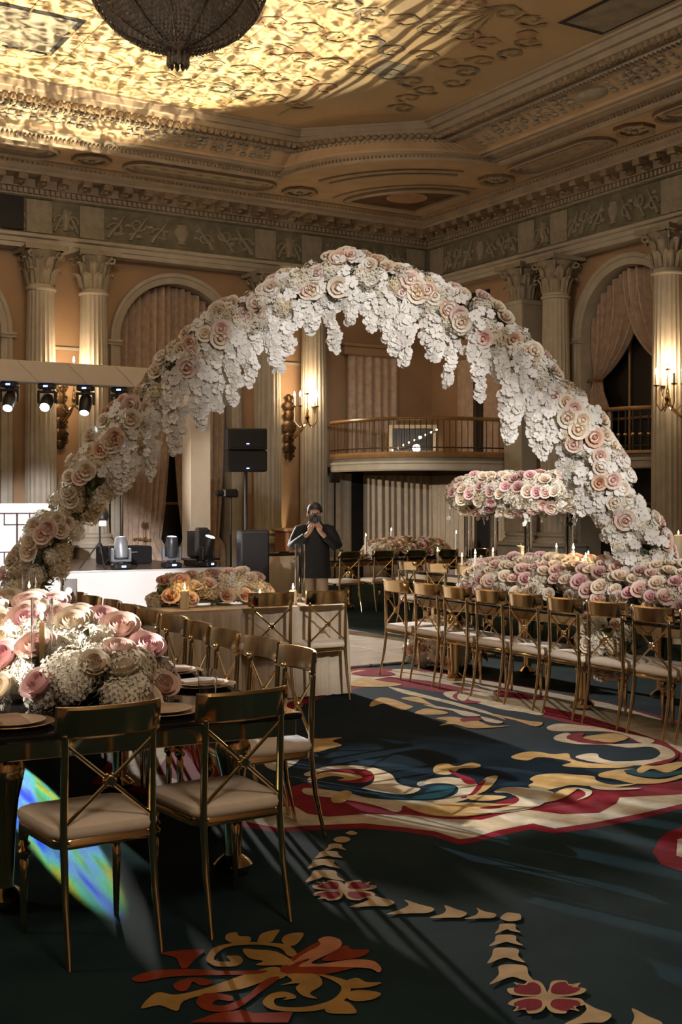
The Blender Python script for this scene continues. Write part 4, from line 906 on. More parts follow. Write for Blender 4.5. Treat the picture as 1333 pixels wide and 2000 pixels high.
# ================================================================== SCONCES
def make_sconce(loc, rz, label):
    t = empty('wall_sconce', loc, rz, label, 'sconce', 'lit candelabra sconces')
    b = MB()     # ornate backplate: stacked scroll ovals
    for z, w, h in ((-.62, .10, .10), (-.45, .15, .14), (-.22, .13, .14), (0, .17, .17), (.24, .12, .15), (.44, .14, .12), (.60, .07, .10)):
        b.ball((0, -.03, z), 1, 8, 6, (w, .04, h))
        for sg in (-1, 1): b.tube([(sg * (w * .7 + .05 * (1 - i / 9) * math.cos(2.4 * PI * i / 9)), -.05, z + .06 * (1 - i / 9) * math.sin(2.4 * PI * i / 9)) for i in range(10)], .018, 5)
    b.build('backplate', 'bronze', t, True)
    b = MB()
    b.tube([(0, -.05, -.15), (0, -.25, -.22), (0, -.55, -.10), (0, -.76, .05), (0, -.80, .30)], [.035, .03, .03, .035, .02], 8)
    b.lathe([(.02, 0), (.06, .03), (.03, .08), (.055, .14), (.02, .20), (.03, .26), (.012, .34)], 10, (0, -.80, .02))
    b.build('stem', 'gold_metal', t, True)
    for k in range(5):
        a = -PI / 2 + (k - 2) * .62 * 1.6 if k != 2 else 0
        if k == 2: px, py, pz = 0, -.80, .62
        else: px, py, pz = .24 * math.sin((k - 2) * .95), -.80 - .20 * math.cos((k - 2) * .95) + .06, .36
        arm = MB()
        if k != 2: arm.tube([(0, -.80, .05), (px * .6, -.80 + (py + .80) * .6, -.04), (px, py, .08), (px, py, pz)], .013, 6)
        else: arm.tube([(0, -.80, .3), (px, py, pz)], .014, 6)
        arm.lathe([(.012, 0), (.05, .02), (.055, .035), (.03, .04)], 10, (px, py, pz))
        arm.build('arm', 'gold_metal', t, True)
        c = MB().lathe([(.022, 0), (.022, .17), (.018, .18)], 10, (px, py, pz + .03)).build('candle', 'wax_white', t, True)
        MB().lathe([(.006, 0), (.022, .03), (.024, .05), (.012, .09), (.002, .115)], 8, (px, py, pz + .215)).build('bulb', 'bulb', c, True)
    ll = light('sconce_light', 'POINT', (0, -.80, .72), 62, (1.0, .70, .42), size=.12); ll.parent = t
    return t
make_sconce((12.34, WB - .02, 3.2), 0, 'lit candelabra sconce on the wall between the two columns near the photographer')
make_sconce((7.42, WB - .02, 3.35), 0, 'candelabra sconce mostly hidden behind the white truss beam')
make_sconce((WR - .02, 14.52, 3.2), -PI / 2, 'lit candelabra sconce at the right edge of the picture')
# uplights at the foot of the walls
for (x, y, lab, rz) in ((12.17, 21.75, 'small uplight glowing at the foot of the columns behind the photographer', 0), (15.35, 14.36, 'small uplight at the foot of the right edge columns', 0), (15.3, 18.2, 'small uplight at the foot of the square pier', 0)):
    t = empty('uplight', (x, y, 0), rz, lab, 'uplight', 'floor uplights')
    MB().lathe([(.09, 0), (.10, .02), (.10, .16), (.085, .18)], 12).build('housing', 'black', t, True)
    MB().lathe([(.001, .17), (.08, .175), (.08, .182), (.001, .182)], 12).build('lens', 'lens_dim', t)
    ll = light('uplight_beam', 'SPOT', (0, 0, .26), 90, (1.0, .74, .42), None, .05, 100, .8); ll.parent = t; ll.rotation_euler = (PI - .12, 0, 0) if rz == 0 else (PI, 0, 0)

# ================================================================== CHANDELIER
t = empty('crystal_chandelier', (5.28, 12.01, 6.36), 0, 'large crystal basket chandelier hanging from the painted ceiling', 'chandelier')
prof = [(.14, .10), (.30, .14), (.52, .23), (.72, .36), (.86, .52), (.95, .72), (.98, .95)]
ch = MB(); rnd = random.Random(3)
for i in range(len(prof) - 1):
    (r0, z0), (r1, z1) = prof[i], prof[i + 1]
    seg = 4
    for s_ in range(seg):
        tt = (s_ + .5) / seg; r = r0 + (r1 - r0) * tt; z = z0 + (z1 - z0) * tt
        m = int(2 * PI * r / .042)
        for k in range(m):
            a = 2 * PI * (k + .5 * (s_ % 2)) / m + rnd.uniform(-.01, .01)
            x, y = r * math.cos(a), r * math.sin(a); e = .02
            ch.add([(x, y, z - e * 1.3), (x + e * math.sin(a), y - e * math.cos(a), z), (x + .012 * math.cos(a), y + .012 * math.sin(a), z), (x - e * math.sin(a), y + e * math.cos(a), z), (x - .012 * math.cos(a), y - .012 * math.sin(a), z), (x, y, z + e * 1.3)],
                   [(0, 1, 2), (0, 2, 3), (0, 3, 4), (0, 4, 1), (5, 2, 1), (5, 3, 2), (5, 4, 3), (5, 1, 4)])
tag(ch.build('crystal_beads', 'crystal', t), kind='stuff')
MB().lathe([(r * .955, z + .012) for r, z in prof], 40, caps=False).build('bowl_lining', 'bowl_net', t, True)
for k in range(12):
    a = 2 * PI * k / 12
    MB().tube([(1.012 * r * math.cos(a), 1.012 * r * math.sin(a), z) for r, z in prof], .011, 5).build('rib', 'chandelier_metal', t, True)
MB().lathe([(.98, .93), (1.02, .95), (1.02, 1.04), (.97, 1.06)], 40).build('rim_band', 'chandelier_metal', t, True)
MB().lathe([(.02, .0), (.10, .04), (.13, .09), (.20, .12), (.16, .15), (.02, .17)], 16).build('bottom_boss', 'chandelier_metal', t, True)
for k in range(10):
    a = 2 * PI * k / 10
    MB().lathe([(.002, -.13), (.03, -.09), (.028, -.03), (.01, .06)], 6, (.10 * math.cos(a), .10 * math.sin(a), .02)).build('drop', 'crystal', t)
MB().tube([(0, 0, .95), (0, 0, 2.06)], .03, 8).lathe([(.2, 2.0), (.14, 1.96), (.04, 1.90)], 14).build('stem', 'chandelier_metal', t, True)
for k in range(16):
    a = 2 * PI * k / 16
    MB().tube([(.97 * math.cos(a), .97 * math.sin(a), 1.04), (.5 * math.cos(a), .5 * math.sin(a), 1.45), (.05 * math.cos(a), .05 * math.sin(a), 1.92)], .012, 4).build('crystal_strand', 'crystal', t)
ll = light('chandelier_light', 'POINT', (0, 0, 1.32), 650, (1.0, .85, .68), size=.25); ll.parent = t

# ================================================================== STAGE
st = empty('stage', (3.0, 17.2, 0), 0, 'low white fronted stage platform against the back wall', 'stage')
sp = MB().bbox(-7.0, 5.45, .0, .03, 0, .6, .006); sp.build('front_panel', 'white_paint', st)
MB().box(5.42, 5.45, .03, 4.2, 0, .6).build('side_panel', 'white_paint', st)
MB().box(-7.0, 5.42, .03, 4.2, .56, .6).build('deck', 'stage_top', st)
MB().bbox(-7.0, 5.46, -.015, .10, .6, .612, .003).build('edge_trim', 'white_paint', st)
# goalpost truss, wrapped in white
t = empty('truss_goalpost', (9.17, 20.05, .6), 0, 'white wrapped truss goalpost over the stage', 'truss')
MB().bbox(-.20, .20, -.18, .18, 0, 3.02, .01).build('post', 'beam_white', t)
MB().bbox(-12.6, .20, -.18, .18, 3.02, 3.37, .01).build('beam', 'beam_white', t)
for k in range(14): MB().tube([(-.4 - k * .85, -.19, 3.03), (-.75 - k * .85, -.19, 3.36)], .006, 4).build('seam', 'linen', t)
MB().bbox(-.32, .32, -.32, .32, 0, .03, .006).build('base_plate', 'black', t)
def moving_head(loc, label, hang=False, tilt=0., rz=0., hot='lens_dim', shell='fixture', s=1.):
    t = empty('moving_head_light', loc, rz, label, 'stage light', 'moving head lights')
    f = -1 if hang else 1
    def z(v): return f * v * s
    def bb(x0, x1, y0, y1, a, c, b=.012):
        a, c = sorted((z(a), z(c))); return MB().bbox(x0 * s, x1 * s, y0 * s, y1 * s, a, c, b * s)
    bs = bb(-.19, .19, -.16, .16, .0, .13, .03); bs.build('base', 'black', t)
    MB().box(-.05 * s, .05 * s, -.166 * s, -.158 * s, min(z(.05), z(.09)), max(z(.05), z(.09))).build('display', 'led_blue', t)
    MB().lathe([(.1 * s, 0), (.1 * s, z(.05))], 16, (0, 0, z(.13))).build('turntable', 'black', t)
    arms = MB()
    for sg in (-1, 1):
        x0, x1 = sorted((sg * .17 * s, sg * .22 * s)); a, c = sorted((z(.20), z(.46)))
        arms.bbox(x0, x1, -.06 * s, .06 * s, a, c, .015 * s)
    a, c = sorted((z(.16), z(.22))); arms.bbox(-.22 * s, .22 * s, -.07 * s, .07 * s, a, c, .02 * s)
    arms.build('yoke', 'fixture_grey' if shell == 'fixture' else shell, t)
    M = Matrix.Translation((0, 0, z(.42))) @ Matrix.Rotation(tilt, 4, 'X')
    h = MB().lathe([(.05 * s, -.20 * s), (.13 * s, -.17 * s), (.15 * s, -.05 * s), (.145 * s, .10 * s), (.125 * s, .26 * s), (.115 * s, .275 * s)], 18, M=M).build('head', shell, t, True)
    MB().lathe([(.001, .265 * s), (.105 * s, .268 * s), (.105 * s, .282 * s), (.001, .30 * s)], 18, M=M).build('lens', hot, h, True)
    return t
moving_head((6.74, 17.45, .612), 'grey moving head light on stage edge, partly behind a lamp stand', tilt=-.15, shell='fixture_grey', s=.7)
moving_head((7.56, 17.45, .612), 'moving head light alone in the middle of the stage edge', tilt=.1, shell='fixture', s=.7)
moving_head((8.16, 17.45, .612), 'moving head light at the right end of the stage edge', tilt=.35, rz=.5, hot='lens_on', shell='black', s=.7)
for i, (x, hot, tl, lab) in enumerate(((5.80, 'lens_on', PI - .75, 'hanging stage light at far left under the white beam'), (6.43, 'lens_hot', PI - 1.0, 'dazzling hanging stage light under the white beam'),
                                       (7.10, 'lens_on', PI - .55, 'hanging stage light third from the left under the white beam'), (7.72, 'lens_on', PI - .3, 'hanging stage light nearest the flower arch under the white beam'))):
    moving_head((x, 20.05, 3.62), lab, True, tl, -YAW, hot, 'black', .72)
# DJ booth
t = empty('dj_booth', (6.02, 17.75, .612), 0, 'white booth front with dark square fretwork on the stage', 'booth')
MB().bbox(-2.6, 0, 0, .06, 0, 1.0, .01).build('front_panel', 'booth_white', t)
MB().bbox(-.06, .02, .0, .7, 0, 1.0, .01).build('side_panel', 'white_frame', t)
MB().bbox(-2.6, .0, .06, .7, .96, 1.0, .01).build('top', 'booth_white', t)
for cx in (-.78, -2.1):
    fr = MB()
    for (x0, x1, z0, z1) in ((-.012, .012, .12, .86), (-.36, .36, .845, .86), (.18, .195, .68, .86), (-.195, -.18, .68, .86), (-.195, .195, .68, .695), (-.36, .36, .28, .295), (.18, .195, .12, .295), (-.195, -.18, .12, .295), (-.195, .195, .12, .135)):
        fr.box(cx + x0, cx + x1, -.012, .0, z0, z1)
    fr.build('fretwork', 'fret', t)
# loudspeaker tower
t = empty('subwoofer', (8.28, 16.1, 0), -YAW * .6, 'tall black subwoofer cabinet standing right of the stage', 'subwoofer')
MB().bbox(-.21, .21, -.22, .26, 0, 1.22, .02).build('cabinet', 'black', t)
MB().bbox(-.19, .19, -.235, -.22, .04, .58, .004).bbox(-.19, .19, -.235, -.22, .64, 1.18, .004).build('grille', 'grille', t)
MB().box(-.02, .02, -.24, -.234, .55, .565).build('badge', 'led_blue', t)
t = empty('loudspeaker', (8.22, 16.22, 1.22), -YAW * .6, 'square black loudspeaker on a pole above the subwoofer', 'loudspeaker')
MB().tube([(0, 0, 0), (0, 0, .86)], .028, 10).build('pole', 'black', t)
MB().bbox(-.29, .29, -.22, .22, .86, 1.17, .015).bbox(-.29, .29, -.22, .22, 1.18, 1.50, .015).build('cabinet', 'black', t)
MB().bbox(-.27, .27, -.235, -.22, .89, 1.15, .004).bbox(-.27, .27, -.235, -.22, 1.21, 1.47, .004).build('grille', 'grille', t)
MB().box(-.02, .02, -.24, -.234, .90, .915).box(-.02, .02, -.24, -.234, 1.26, 1.275).build('badge', 'led_blue', t)
# stage odds and ends
def stand(name, loc, h, label, cat):
    t = empty(name, loc, 0, label, cat)
    MB().tube([(0, 0, .25), (0, 0, h)], .016, 6).build('pole', 'black', t)
    for k in range(3):
        a = 2 * PI * k / 3 + .4; MB().tube([(0, 0, .42), (.32 * math.cos(a), .32 * math.sin(a), .01)], .012, 5).build('leg', 'black', t)
    return t
t = stand('video_camera_tripod', (9.0, 18.3, 0), 1.72, 'video camera on a tripod behind the stage lights', 'tripod')
MB().bbox(-.15, .12, -.06, .06, 1.71, 1.85, .02).build('camera_body', 'black', t)
MB().lathe([(.05, 0), (.055, .1), (.05, .12)], 12, M=Matrix.Translation((-.15, 0, 1.78)) @ Matrix.Rotation(-PI / 2, 4, 'Y')).build('camera_lens', 'black', t)
t = stand('lamp_stand', (6.55, 17.85, .6), .95, 'lamp on a stand beside the grey moving head', 'lamp stand')
MB().lathe([(.06, 0), (.11, .04), (.11, .16), (.07, .22)], 12, M=Matrix.Translation((0, 0, .92)) @ Matrix.Rotation(2.5, 4, 'X')).build('lamp_head', 'black', t, True)
MB().bbox(-.06, .06, -.14, -.08, .66, .78, .01).build('control_box', 'white_paint', t)
t = empty('amplifier_case', (7.6, 19.3, .6), .1, 'low black equipment case at the back of the stage', 'case')
MB().bbox(-.5, .3, -.25, .25, 0, .30, .02).build('body', 'black', t); MB().tube([(-.2, -.26, .2), (0, -.28, .2)], .012, 6).build('handle', 'fixture_grey', t)
t = stand('mic_stand', (7.05, 18.2, .6), 1.45, 'thin upright stand behind the grey moving head', 'stand')
MB().bbox(-.05, .05, -.05, .05, 1.42, 1.52, .015).build('clamp', 'fixture_grey', t)
t = empty('fog_machine', (8.30, 18.05, .6), .3, 'bulky dark fixture behind the right moving head', 'stage fixture')
MB().bbox(-.2, .2, -.16, .16, 0, .12, .02).build('base', 'black', t); MB().bbox(-.17, .17, -.14, .14, .12, .62, .05).build('body', 'fixture', t)
# cloth covered side table by the photographer
t = empty('side_table', (9.52, 17.45, 0), -.1, 'small table under a beige cloth behind the photographer', 'table')
rows = []
for z, s_ in ((.76, .98), (.75, 1.0), (.4, 1.02), (.01, 1.05)):
    r_ = []
    for k in range(72):
        a = 2 * PI * k / 72; q = 1 / max(abs(math.cos(a)), abs(math.sin(a))); q = min(q, 1.32)
        w = .015 * math.sin(a * 18) * (0 if z > .7 else 1)
        r_.append(((.48 * q * s_ + w) * math.cos(a), (.36 * q * s_ + w) * math.sin(a), z))
    rows.append(r_)
cl = MB().grid(rows, closed=True); cl.add([p for p in rows[0]], [tuple(range(72))]); cl.build('cloth', 'linen', t, True)
t = empty('equipment_tray', (9.45, 17.42, .762), .2, 'flat black device on the beige side table', 'device')
MB().bbox(-.22, .22, -.14, .14, 0, .05, .01).build('body', 'black', t); MB().tube([(-.1, -.1, .06), (.1, -.1, .06)], .012, 5).build('handle', 'black', t)
t = stand('light_stand', (10.3, 17.1, 0), 2.0, 'tall thin black stand behind the photographer', 'stand')
MB().bbox(-.09, .09, -.05, .05, 1.95, 2.12, .02).build('head', 'black', t)
# pale statue pedestal; the uplight's orange is put into the block's colour
t = empty('pedestal', (11.75, 21.1, 0), 0, 'pedestal block coloured as if lit orange at the column foot behind the photographer', 'pedestal')
MB().bbox(-.28, .28, -.28, .28, 0, 1.05, .02).build('block', 'brick_red', t); MB().bbox(-.33, .33, -.33, .33, 1.05, 1.12, .02).build('cap', 'plaster', t)

# ================================================================== CHAIRS
def chair_meshes():
    M = {}
    b = MB()   # padded seat with rounded corners (wider at the front)
    def sq(s_, z, e=0):
        pts = []
        for cx, cy, a0 in ((.155, .15, 0), (-.155, .15, PI / 2), (-.14, -.15, PI), (.14, -.15, 1.5 * PI)):
            for i in range(5):
                a = a0 + PI / 2 * i / 4; pts.append(((cx + .06 * math.cos(a)) * s_, (cy + .06 * math.sin(a)) * s_, z))
        return pts
    rows = [sq(.96, .432), sq(1.0, .440), sq(1.02, .458), sq(.99, .475), sq(.9, .484), sq(.5, .488)]
    b.grid(rows, closed=True); b.add(rows[-1], [tuple(range(20))]); b.add(rows[0], [tuple(range(19, -1, -1))])
    M['seat_cushion'] = b.mesh('seat_cushion', 'cushion', True)
    b = MB(); rows = [sq(.97, .435), sq(.99, .430), sq(.99, .402), sq(.95, .398), sq(.90, .405)]; b.grid(rows, closed=True)
    M['seat_frame'] = b.mesh('seat_frame', 'gold_metal', True)
    for sg in (-1, 1):
        b = MB(); b.tube([(sg * .172, -.275, 0), (sg * .169, -.225, .22), (sg * .167, -.20, .42), (sg * .166, -.205, .62), (sg * .165, -.215, .815)], [.009, .0125, .0145, .0145, .0125], 10)
        b.ball((sg * .165, -.210, .80), .019, 8, 5); M['back_leg%d' % sg] = b.mesh('back_leg', 'gold_metal', True)
        b = MB(); b.lathe([(.009, 0), (.011, .02), (.016, .20), (.018, .27), (.013, .28), (.026, .295), (.026, .31), (.013, .322), (.026, .335), (.015, .352), (.02, .37), (.02, .405)], 10, (sg * .185, .185, 0))
        M['front_leg%d' % sg] = b.mesh('front_leg', 'gold_metal', True)
        b = MB(); b.tube([(sg * .164, -.215, .77), (-sg * .164, -.205, .485)], .0075, 6); M['cross_bar%d' % sg] = b.mesh('cross_bar', 'gold_metal', True)
    rows = []                                                   # curved plate rail, concave to the sitter
    for off, z in ((0, .80), (-.012, .792), (-.022, .80), (-.034, .895), (-.026, .905), (-.012, .905), (-.010, .895), (0, .80)):
        r_ = []
        for i in range(13):
            u = -1 + 2 * i / 12; r_.append((.196 * math.sin(u * 1.25) / math.sin(1.25), -.235 + off + .075 * (1 - math.cos(u * 1.25)), z))
        rows.append(r_)
    b = MB(); b.grid(rows)
    for e in (0, 12): b.add([r_[e] for r_ in rows[:-1]], [tuple(range(7))])
    M['top_rail'] = b.mesh('top_rail', 'rail_gold', True)
    b = MB(); Mx = Matrix.Translation((0, -.212, .628)) @ Matrix.Rotation(PI / 2, 4, 'X')
    b.lathe([(.001, -.014), (.016, -.014), (.02, -.006), (.02, .006), (.016, .014), (.001, .014)], 12, M=Mx)
    for k in range(6):
        a = 2 * PI * k / 6; b.ball((.022 * math.cos(a), -.212, .628 + .022 * math.sin(a)), .008, 5, 4)
    M['medallion'] = b.mesh('medallion', 'gold_metal', True)
    b = MB(); b.tube([(-.167, -.20, .41), (.167, -.20, .41)], .010, 8); M['rear_stretcher'] = b.mesh('rear_stretcher', 'gold_metal', True)
    return M
CM = chair_meshes()
def chair(bx, by, rz, label, group):
    """bx, by: middle of the back rail; chair faces local +Y turned by rz"""
    ox = bx - math.sin(rz) * .23; oy = by + math.cos(rz) * .23
    t = empty('dining_chair', (ox, oy, 0), rz, label, 'chair', group)
    for k, me in CM.items(): obj(k.rstrip('-1') if k[-1] == '1' else k, me, t)
    return t
chair(1.56, 4.13, .02, 'gold X-back chair in the left foreground, leftmost and nearest the camera', 'gold chairs around the left table')
chair(2.11, 4.16, .05, 'gold X-back chair in the left foreground, right of the leftmost one', 'gold chairs around the left table')
TA = math.radians(-4.5)
for k in range(10):
    y = 5.24 + .465 * k
    chair(2.97 + .0785 * (y - 5.3) + .015 * math.sin(k * 2.1), y, PI / 2 + TA + .05 * math.sin(k * 1.7), 'gold X-back chair along the left table side, %s from the camera' % (ORD[k] if k else 'nearest to the camera, first'), 'gold chairs around the left table')
chair(4.60, 8.60, .0 + TA, 'gold X-back chair at the clothed round-ended table, the left one of two', 'gold chairs before the clothed table')
chair(5.10, 8.56, .03 + TA, 'gold X-back chair at the clothed round-ended table, the right one of two', 'gold chairs before the clothed table')
T3P = [(6.30, 9.40), (6.30, 8.90), (6.28, 8.44), (6.27, 7.96), (6.24, 7.48), (6.22, 7.00), (6.23, 6.56), (6.20, 6.08), (6.19, 5.62)]
for k, (x, y) in enumerate(T3P):
    chair(x, y, -PI / 2 + .03 * math.sin(k * 2.3), 'gold X-back chair in the row at the right table, %s from the dance floor end' % ORD[k], 'gold chairs along the right table')
for k in range(6):
    chair(8.45, 12.35 - .62 * k, -PI / 2 + .05 * math.sin(k), 'gold chair at the flower cloud table, %s from the far end' % ORD[k], 'gold chairs at the flower cloud table')
for k in range(5):
    chair(9.45 + .60 * k, 15.25, .04 * math.sin(k * 3), 'gold chair at the far table beyond the dance floor, %s from the left' % ORD[k], 'gold chairs at the far table')

# ================================================================== TABLES
LEGM = MB().lathe([(.02, 0), (.062, .005), (.07, .03), (.055, .05), (.032, .07), (.03, .10), (.036, .30), (.045, .42), (.06, .50), (.066, .54), (.05, .59), (.03, .60), (.045, .615), (.06, .635), (.062, .655), (.04, .68), (.05, .70), (.05, .715)], 20).mesh('leg', 'gold_metal', True)
for v_ in LEGM.vertices: v_.co.x *= 1.22; v_.co.y *= 1.22
def glam_table(cx, cy, rz, L, W, label):
    t = empty('banquet_table', (cx, cy, 0), rz, label, 'table', 'black topped gold banquet tables')
    MB().bbox(-W / 2, W / 2, -L / 2, L / 2, .735, .76, .006).build('top', 'table_black', t)
    MB().bbox(-W / 2 + .02, W / 2 - .02, -L / 2 + .02, -L / 2 + .045, .665, .735, .004).build('apron', 'mirror_gold', t)
    MB().bbox(-W / 2 + .02, W / 2 - .02, L / 2 - .045, L / 2 - .02, .665, .735, .004).build('apron', 'mirror_gold', t)
    MB().bbox(-W / 2 + .02, -W / 2 + .045, -L / 2 + .045, L / 2 - .045, .665, .735, .004).build('apron', 'mirror_gold', t)
    MB().bbox(W / 2 - .045, W / 2 - .02, -L / 2 + .045, L / 2 - .045, .665, .735, .004).build('apron', 'mirror_gold', t)
    n = max(2, int(round(L / 2.2)) + 1)
    for i in range(n):
        for sg in (-1, 1): obj('leg', LEGM, t, (sg * (W / 2 - .14), -L / 2 + .42 + (L - .84) * i / (n - 1), .02))
    return t
T1D = Vector((math.sin(-TA), math.cos(TA), 0)); T1N = Vector((math.cos(TA), math.sin(TA), 0))
T1O = Vector((1.84, 4.40, 0))
def T1(u, v, z=.76): p = T1O + T1D * u + T1N * v; return (p.x, p.y, z)      # along, across
c1_ = T1(3.0, 0); glam_table(c1_[0], c1_[1], TA, 6.0, 1.26, 'long black topped gold table with flowers in the left foreground')
glam_table(7.0, 7.15, 0, 4.2, 1.12, 'long black topped gold table behind the right row of chairs')
glam_table(9.25, 10.6, 0, 4.2, 1.12, 'black topped table carrying the raised flower cloud')
glam_table(10.95, 16.05, PI / 2, 3.4, 1.10, 'far black topped table beyond the dance floor near the balcony')
# cloth covered table
t = empty('clothed_table', (4.66, 9.30, 0), TA, 'table under a pleated cream cloth to the floor, middle left', 'table')
def rr(hx, hy, r, n=40):
    out = []
    for sx, sy, a0 in ((1, 1, 0), (-1, 1, PI / 2), (-1, -1, PI), (1, -1, 1.5 * PI)):
        for i in range(n):
            a = a0 + PI / 2 * i / (n - 1); out.append((sx * (hx - r) + r * math.cos(a), sy * (hy - r) + r * math.sin(a)))
    # straight runs subdivided
    res = []
    m = len(out)
    for i in range(m):
        a = Vector(out[i]); c = Vector(out[(i + 1) % m]); k = max(1, int((c - a).length / .012))
        for j in range(k): res.append(a.lerp(c, j / k))
    return res
path = rr(.80, .46, .06, 8); nn = len(path); rows = []
dist = [0.]
for i in range(1, nn): dist.append(dist[-1] + (path[i] - path[i - 1]).length)
for z, e in ((.752, 0), (.74, .006), (.70, .010), (.40, .022), (.012, .034)):
    row = []
    for i, p in enumerate(path):
        nrm = Vector((p.x / .8 ** 2, p.y / .46 ** 2)).normalized()
        w = e + (.014 * math.sin(dist[i] * 2 * PI / .11) + .008 * math.sin(dist[i] * 2 * PI / .047)) * min(1, (.75 - z) / .3)
        row.append((p.x + nrm.x * w, p.y + nrm.y * w, z))
    rows.append(row)
MB().grid(rows, closed=True).build('cloth_skirt', 'linen', t, True)
MB().prism([(p.x, p.y) for p in rr(.805, .465, .06, 8)], .745, .76).build('cloth_top', 'linen', t)

# ================================================================== FLOWERS
def petal(rows_): return rows_
def rose_mesh(name, m, layers, k=4):
    b = MB()
    for li, (n, r, h, lean, ph) in enumerate(layers):
        for i in range(n):
            a0 = 2 * PI * i / n + ph; half = PI / n * 1.65; g = []
            for vv in range(4):
                v = vv / 3; row = []
                for uu in range(k):
                    u = -1 + 2 * uu / (k - 1)
                    rad = r * (.34 + .66 * math.sin(PI / 2 * min(1, v * 1.3))) * (1 - .16 * max(0, v - .66) * (2 if lean < .04 else -1)); z = h * v * (1 - .09 * u ** 4)
                    rad += lean * v ** 3; z -= lean * .55 * v ** 4
                    aa = a0 + half * u * (.55 + .45 * math.sin(PI * min(1, v * .8 + .1)))
                    row.append((rad * math.cos(aa), rad * math.sin(aa), z - .25))
                g.append(row)
            b.grid(g)
    b.ball((0, 0, -.05), .32, 6, 4)
    return b.mesh(name, m, True)
LAYF = [(3, .20, .86, .0, 0), (4, .36, .88, .0, .5), (5, .54, .86, .02, .2), (5, .74, .80, .05, .9), (6, .92, .68, .09, .3)]
LAYN = [(3, .30, .80, .02, 0), (5, .60, .74, .08, .5), (6, .92, .56, .18, .2)]
ROSES = ['rose_cream', 'rose_blush', 'rose_pink', 'rose_peach', 'rose_mauve']
RF = {c: rose_mesh('rose', c, LAYF, 6) for c in ROSES}
RN = {c: rose_mesh('rose', c, LAYN, 3) for c in ROSES}
def hyd_mesh(name, m, nf, seed):
    rnd = random.Random(seed); b = MB(); b.ball((0, 0, 0), .80, 8, 6)
    for i in range(nf):
        z = 1 - 1.75 * (i + .5) / nf; r = math.sqrt(max(0, 1 - z * z)); a = i * 2.39996
        n = Vector((r * math.cos(a), r * math.sin(a), z)); c = n * rnd.uniform(.88, 1.04)
        M = orient(c, n + Vector((rnd.uniform(-.6, .6), rnd.uniform(-.6, .6), rnd.uniform(-.4, .5))), (1 if nf < 100 else .68) * rnd.uniform(.19, .26), rnd.random() * 6)
        for q in range(4):
            a2 = PI / 2 * q; ca, sa = math.cos(a2), math.sin(a2)
            pts = [(0, 0, 0), (.55, -.42, .10), (1.0, 0, .02), (.55, .42, .10)]
            b.add([(x * ca - y * sa, x * sa + y * ca, z2) for x, y, z2 in pts], [(0, 1, 2, 3)], M)
    return b.mesh(name, m)
HYDN = [hyd_mesh('hydrangea', 'hydrangea', 170, 5), hyd_mesh('hydrangea', 'hydrangea', 150, 6), hyd_mesh('hydrangea', 'hydrangea_warm', 150, 7)]
HYD = [hyd_mesh('hydrangea', 'hydrangea', 78, 1), hyd_mesh('hydrangea', 'hydrangea', 70, 2), hyd_mesh('hydrangea', 'hydrangea_warm', 72, 3)]
def orchid_parts():
    b = MB()
    def pet(a, ln, w, lift):
        ca, sa = math.cos(a), math.sin(a)
        pts = [(.05, 0, 0), (.35 * ln, -w * .8, lift * .5), (.72 * ln, -w, lift), (ln, 0, lift * .6), (.72 * ln, w, lift), (.35 * ln, w * .8, lift * .5), (.6 * ln, 0, -.04)]
        b.add([(x * ca - y * sa, x * sa + y * ca, z) for x, y, z in pts], [(0, 1, 6), (1, 2, 6), (2, 3, 6), (3, 4, 6), (4, 5, 6), (5, 0, 6)])
    for a, ln, w, li in ((0.15, 1.0, .52, .10), (PI - .15, 1.0, .52, .10), (PI / 2, .95, .34, .06), (PI * 1.28, .9, .32, .05), (PI * 1.72, .9, .32, .05)): pet(a, ln, w, li)
    b.ball((0, -.12, .12), .15, 5, 4, (1, 1.3, 1))
    return b
ORB = orchid_parts(); OR = ORB.mesh('orchid_blossom', 'orchid', True)
def leafy(b, loc, nrm, s, rnd):
    M = orient(loc, nrm, s, rnd.random() * 6)
    b.add([(0, 0, 0), (.18, .35, .05), (0, 1, .1), (-.18, .35, .05), (0, .5, -.03)], [(0, 1, 4), (1, 2, 4), (2, 3, 4), (3, 0, 4)], M)
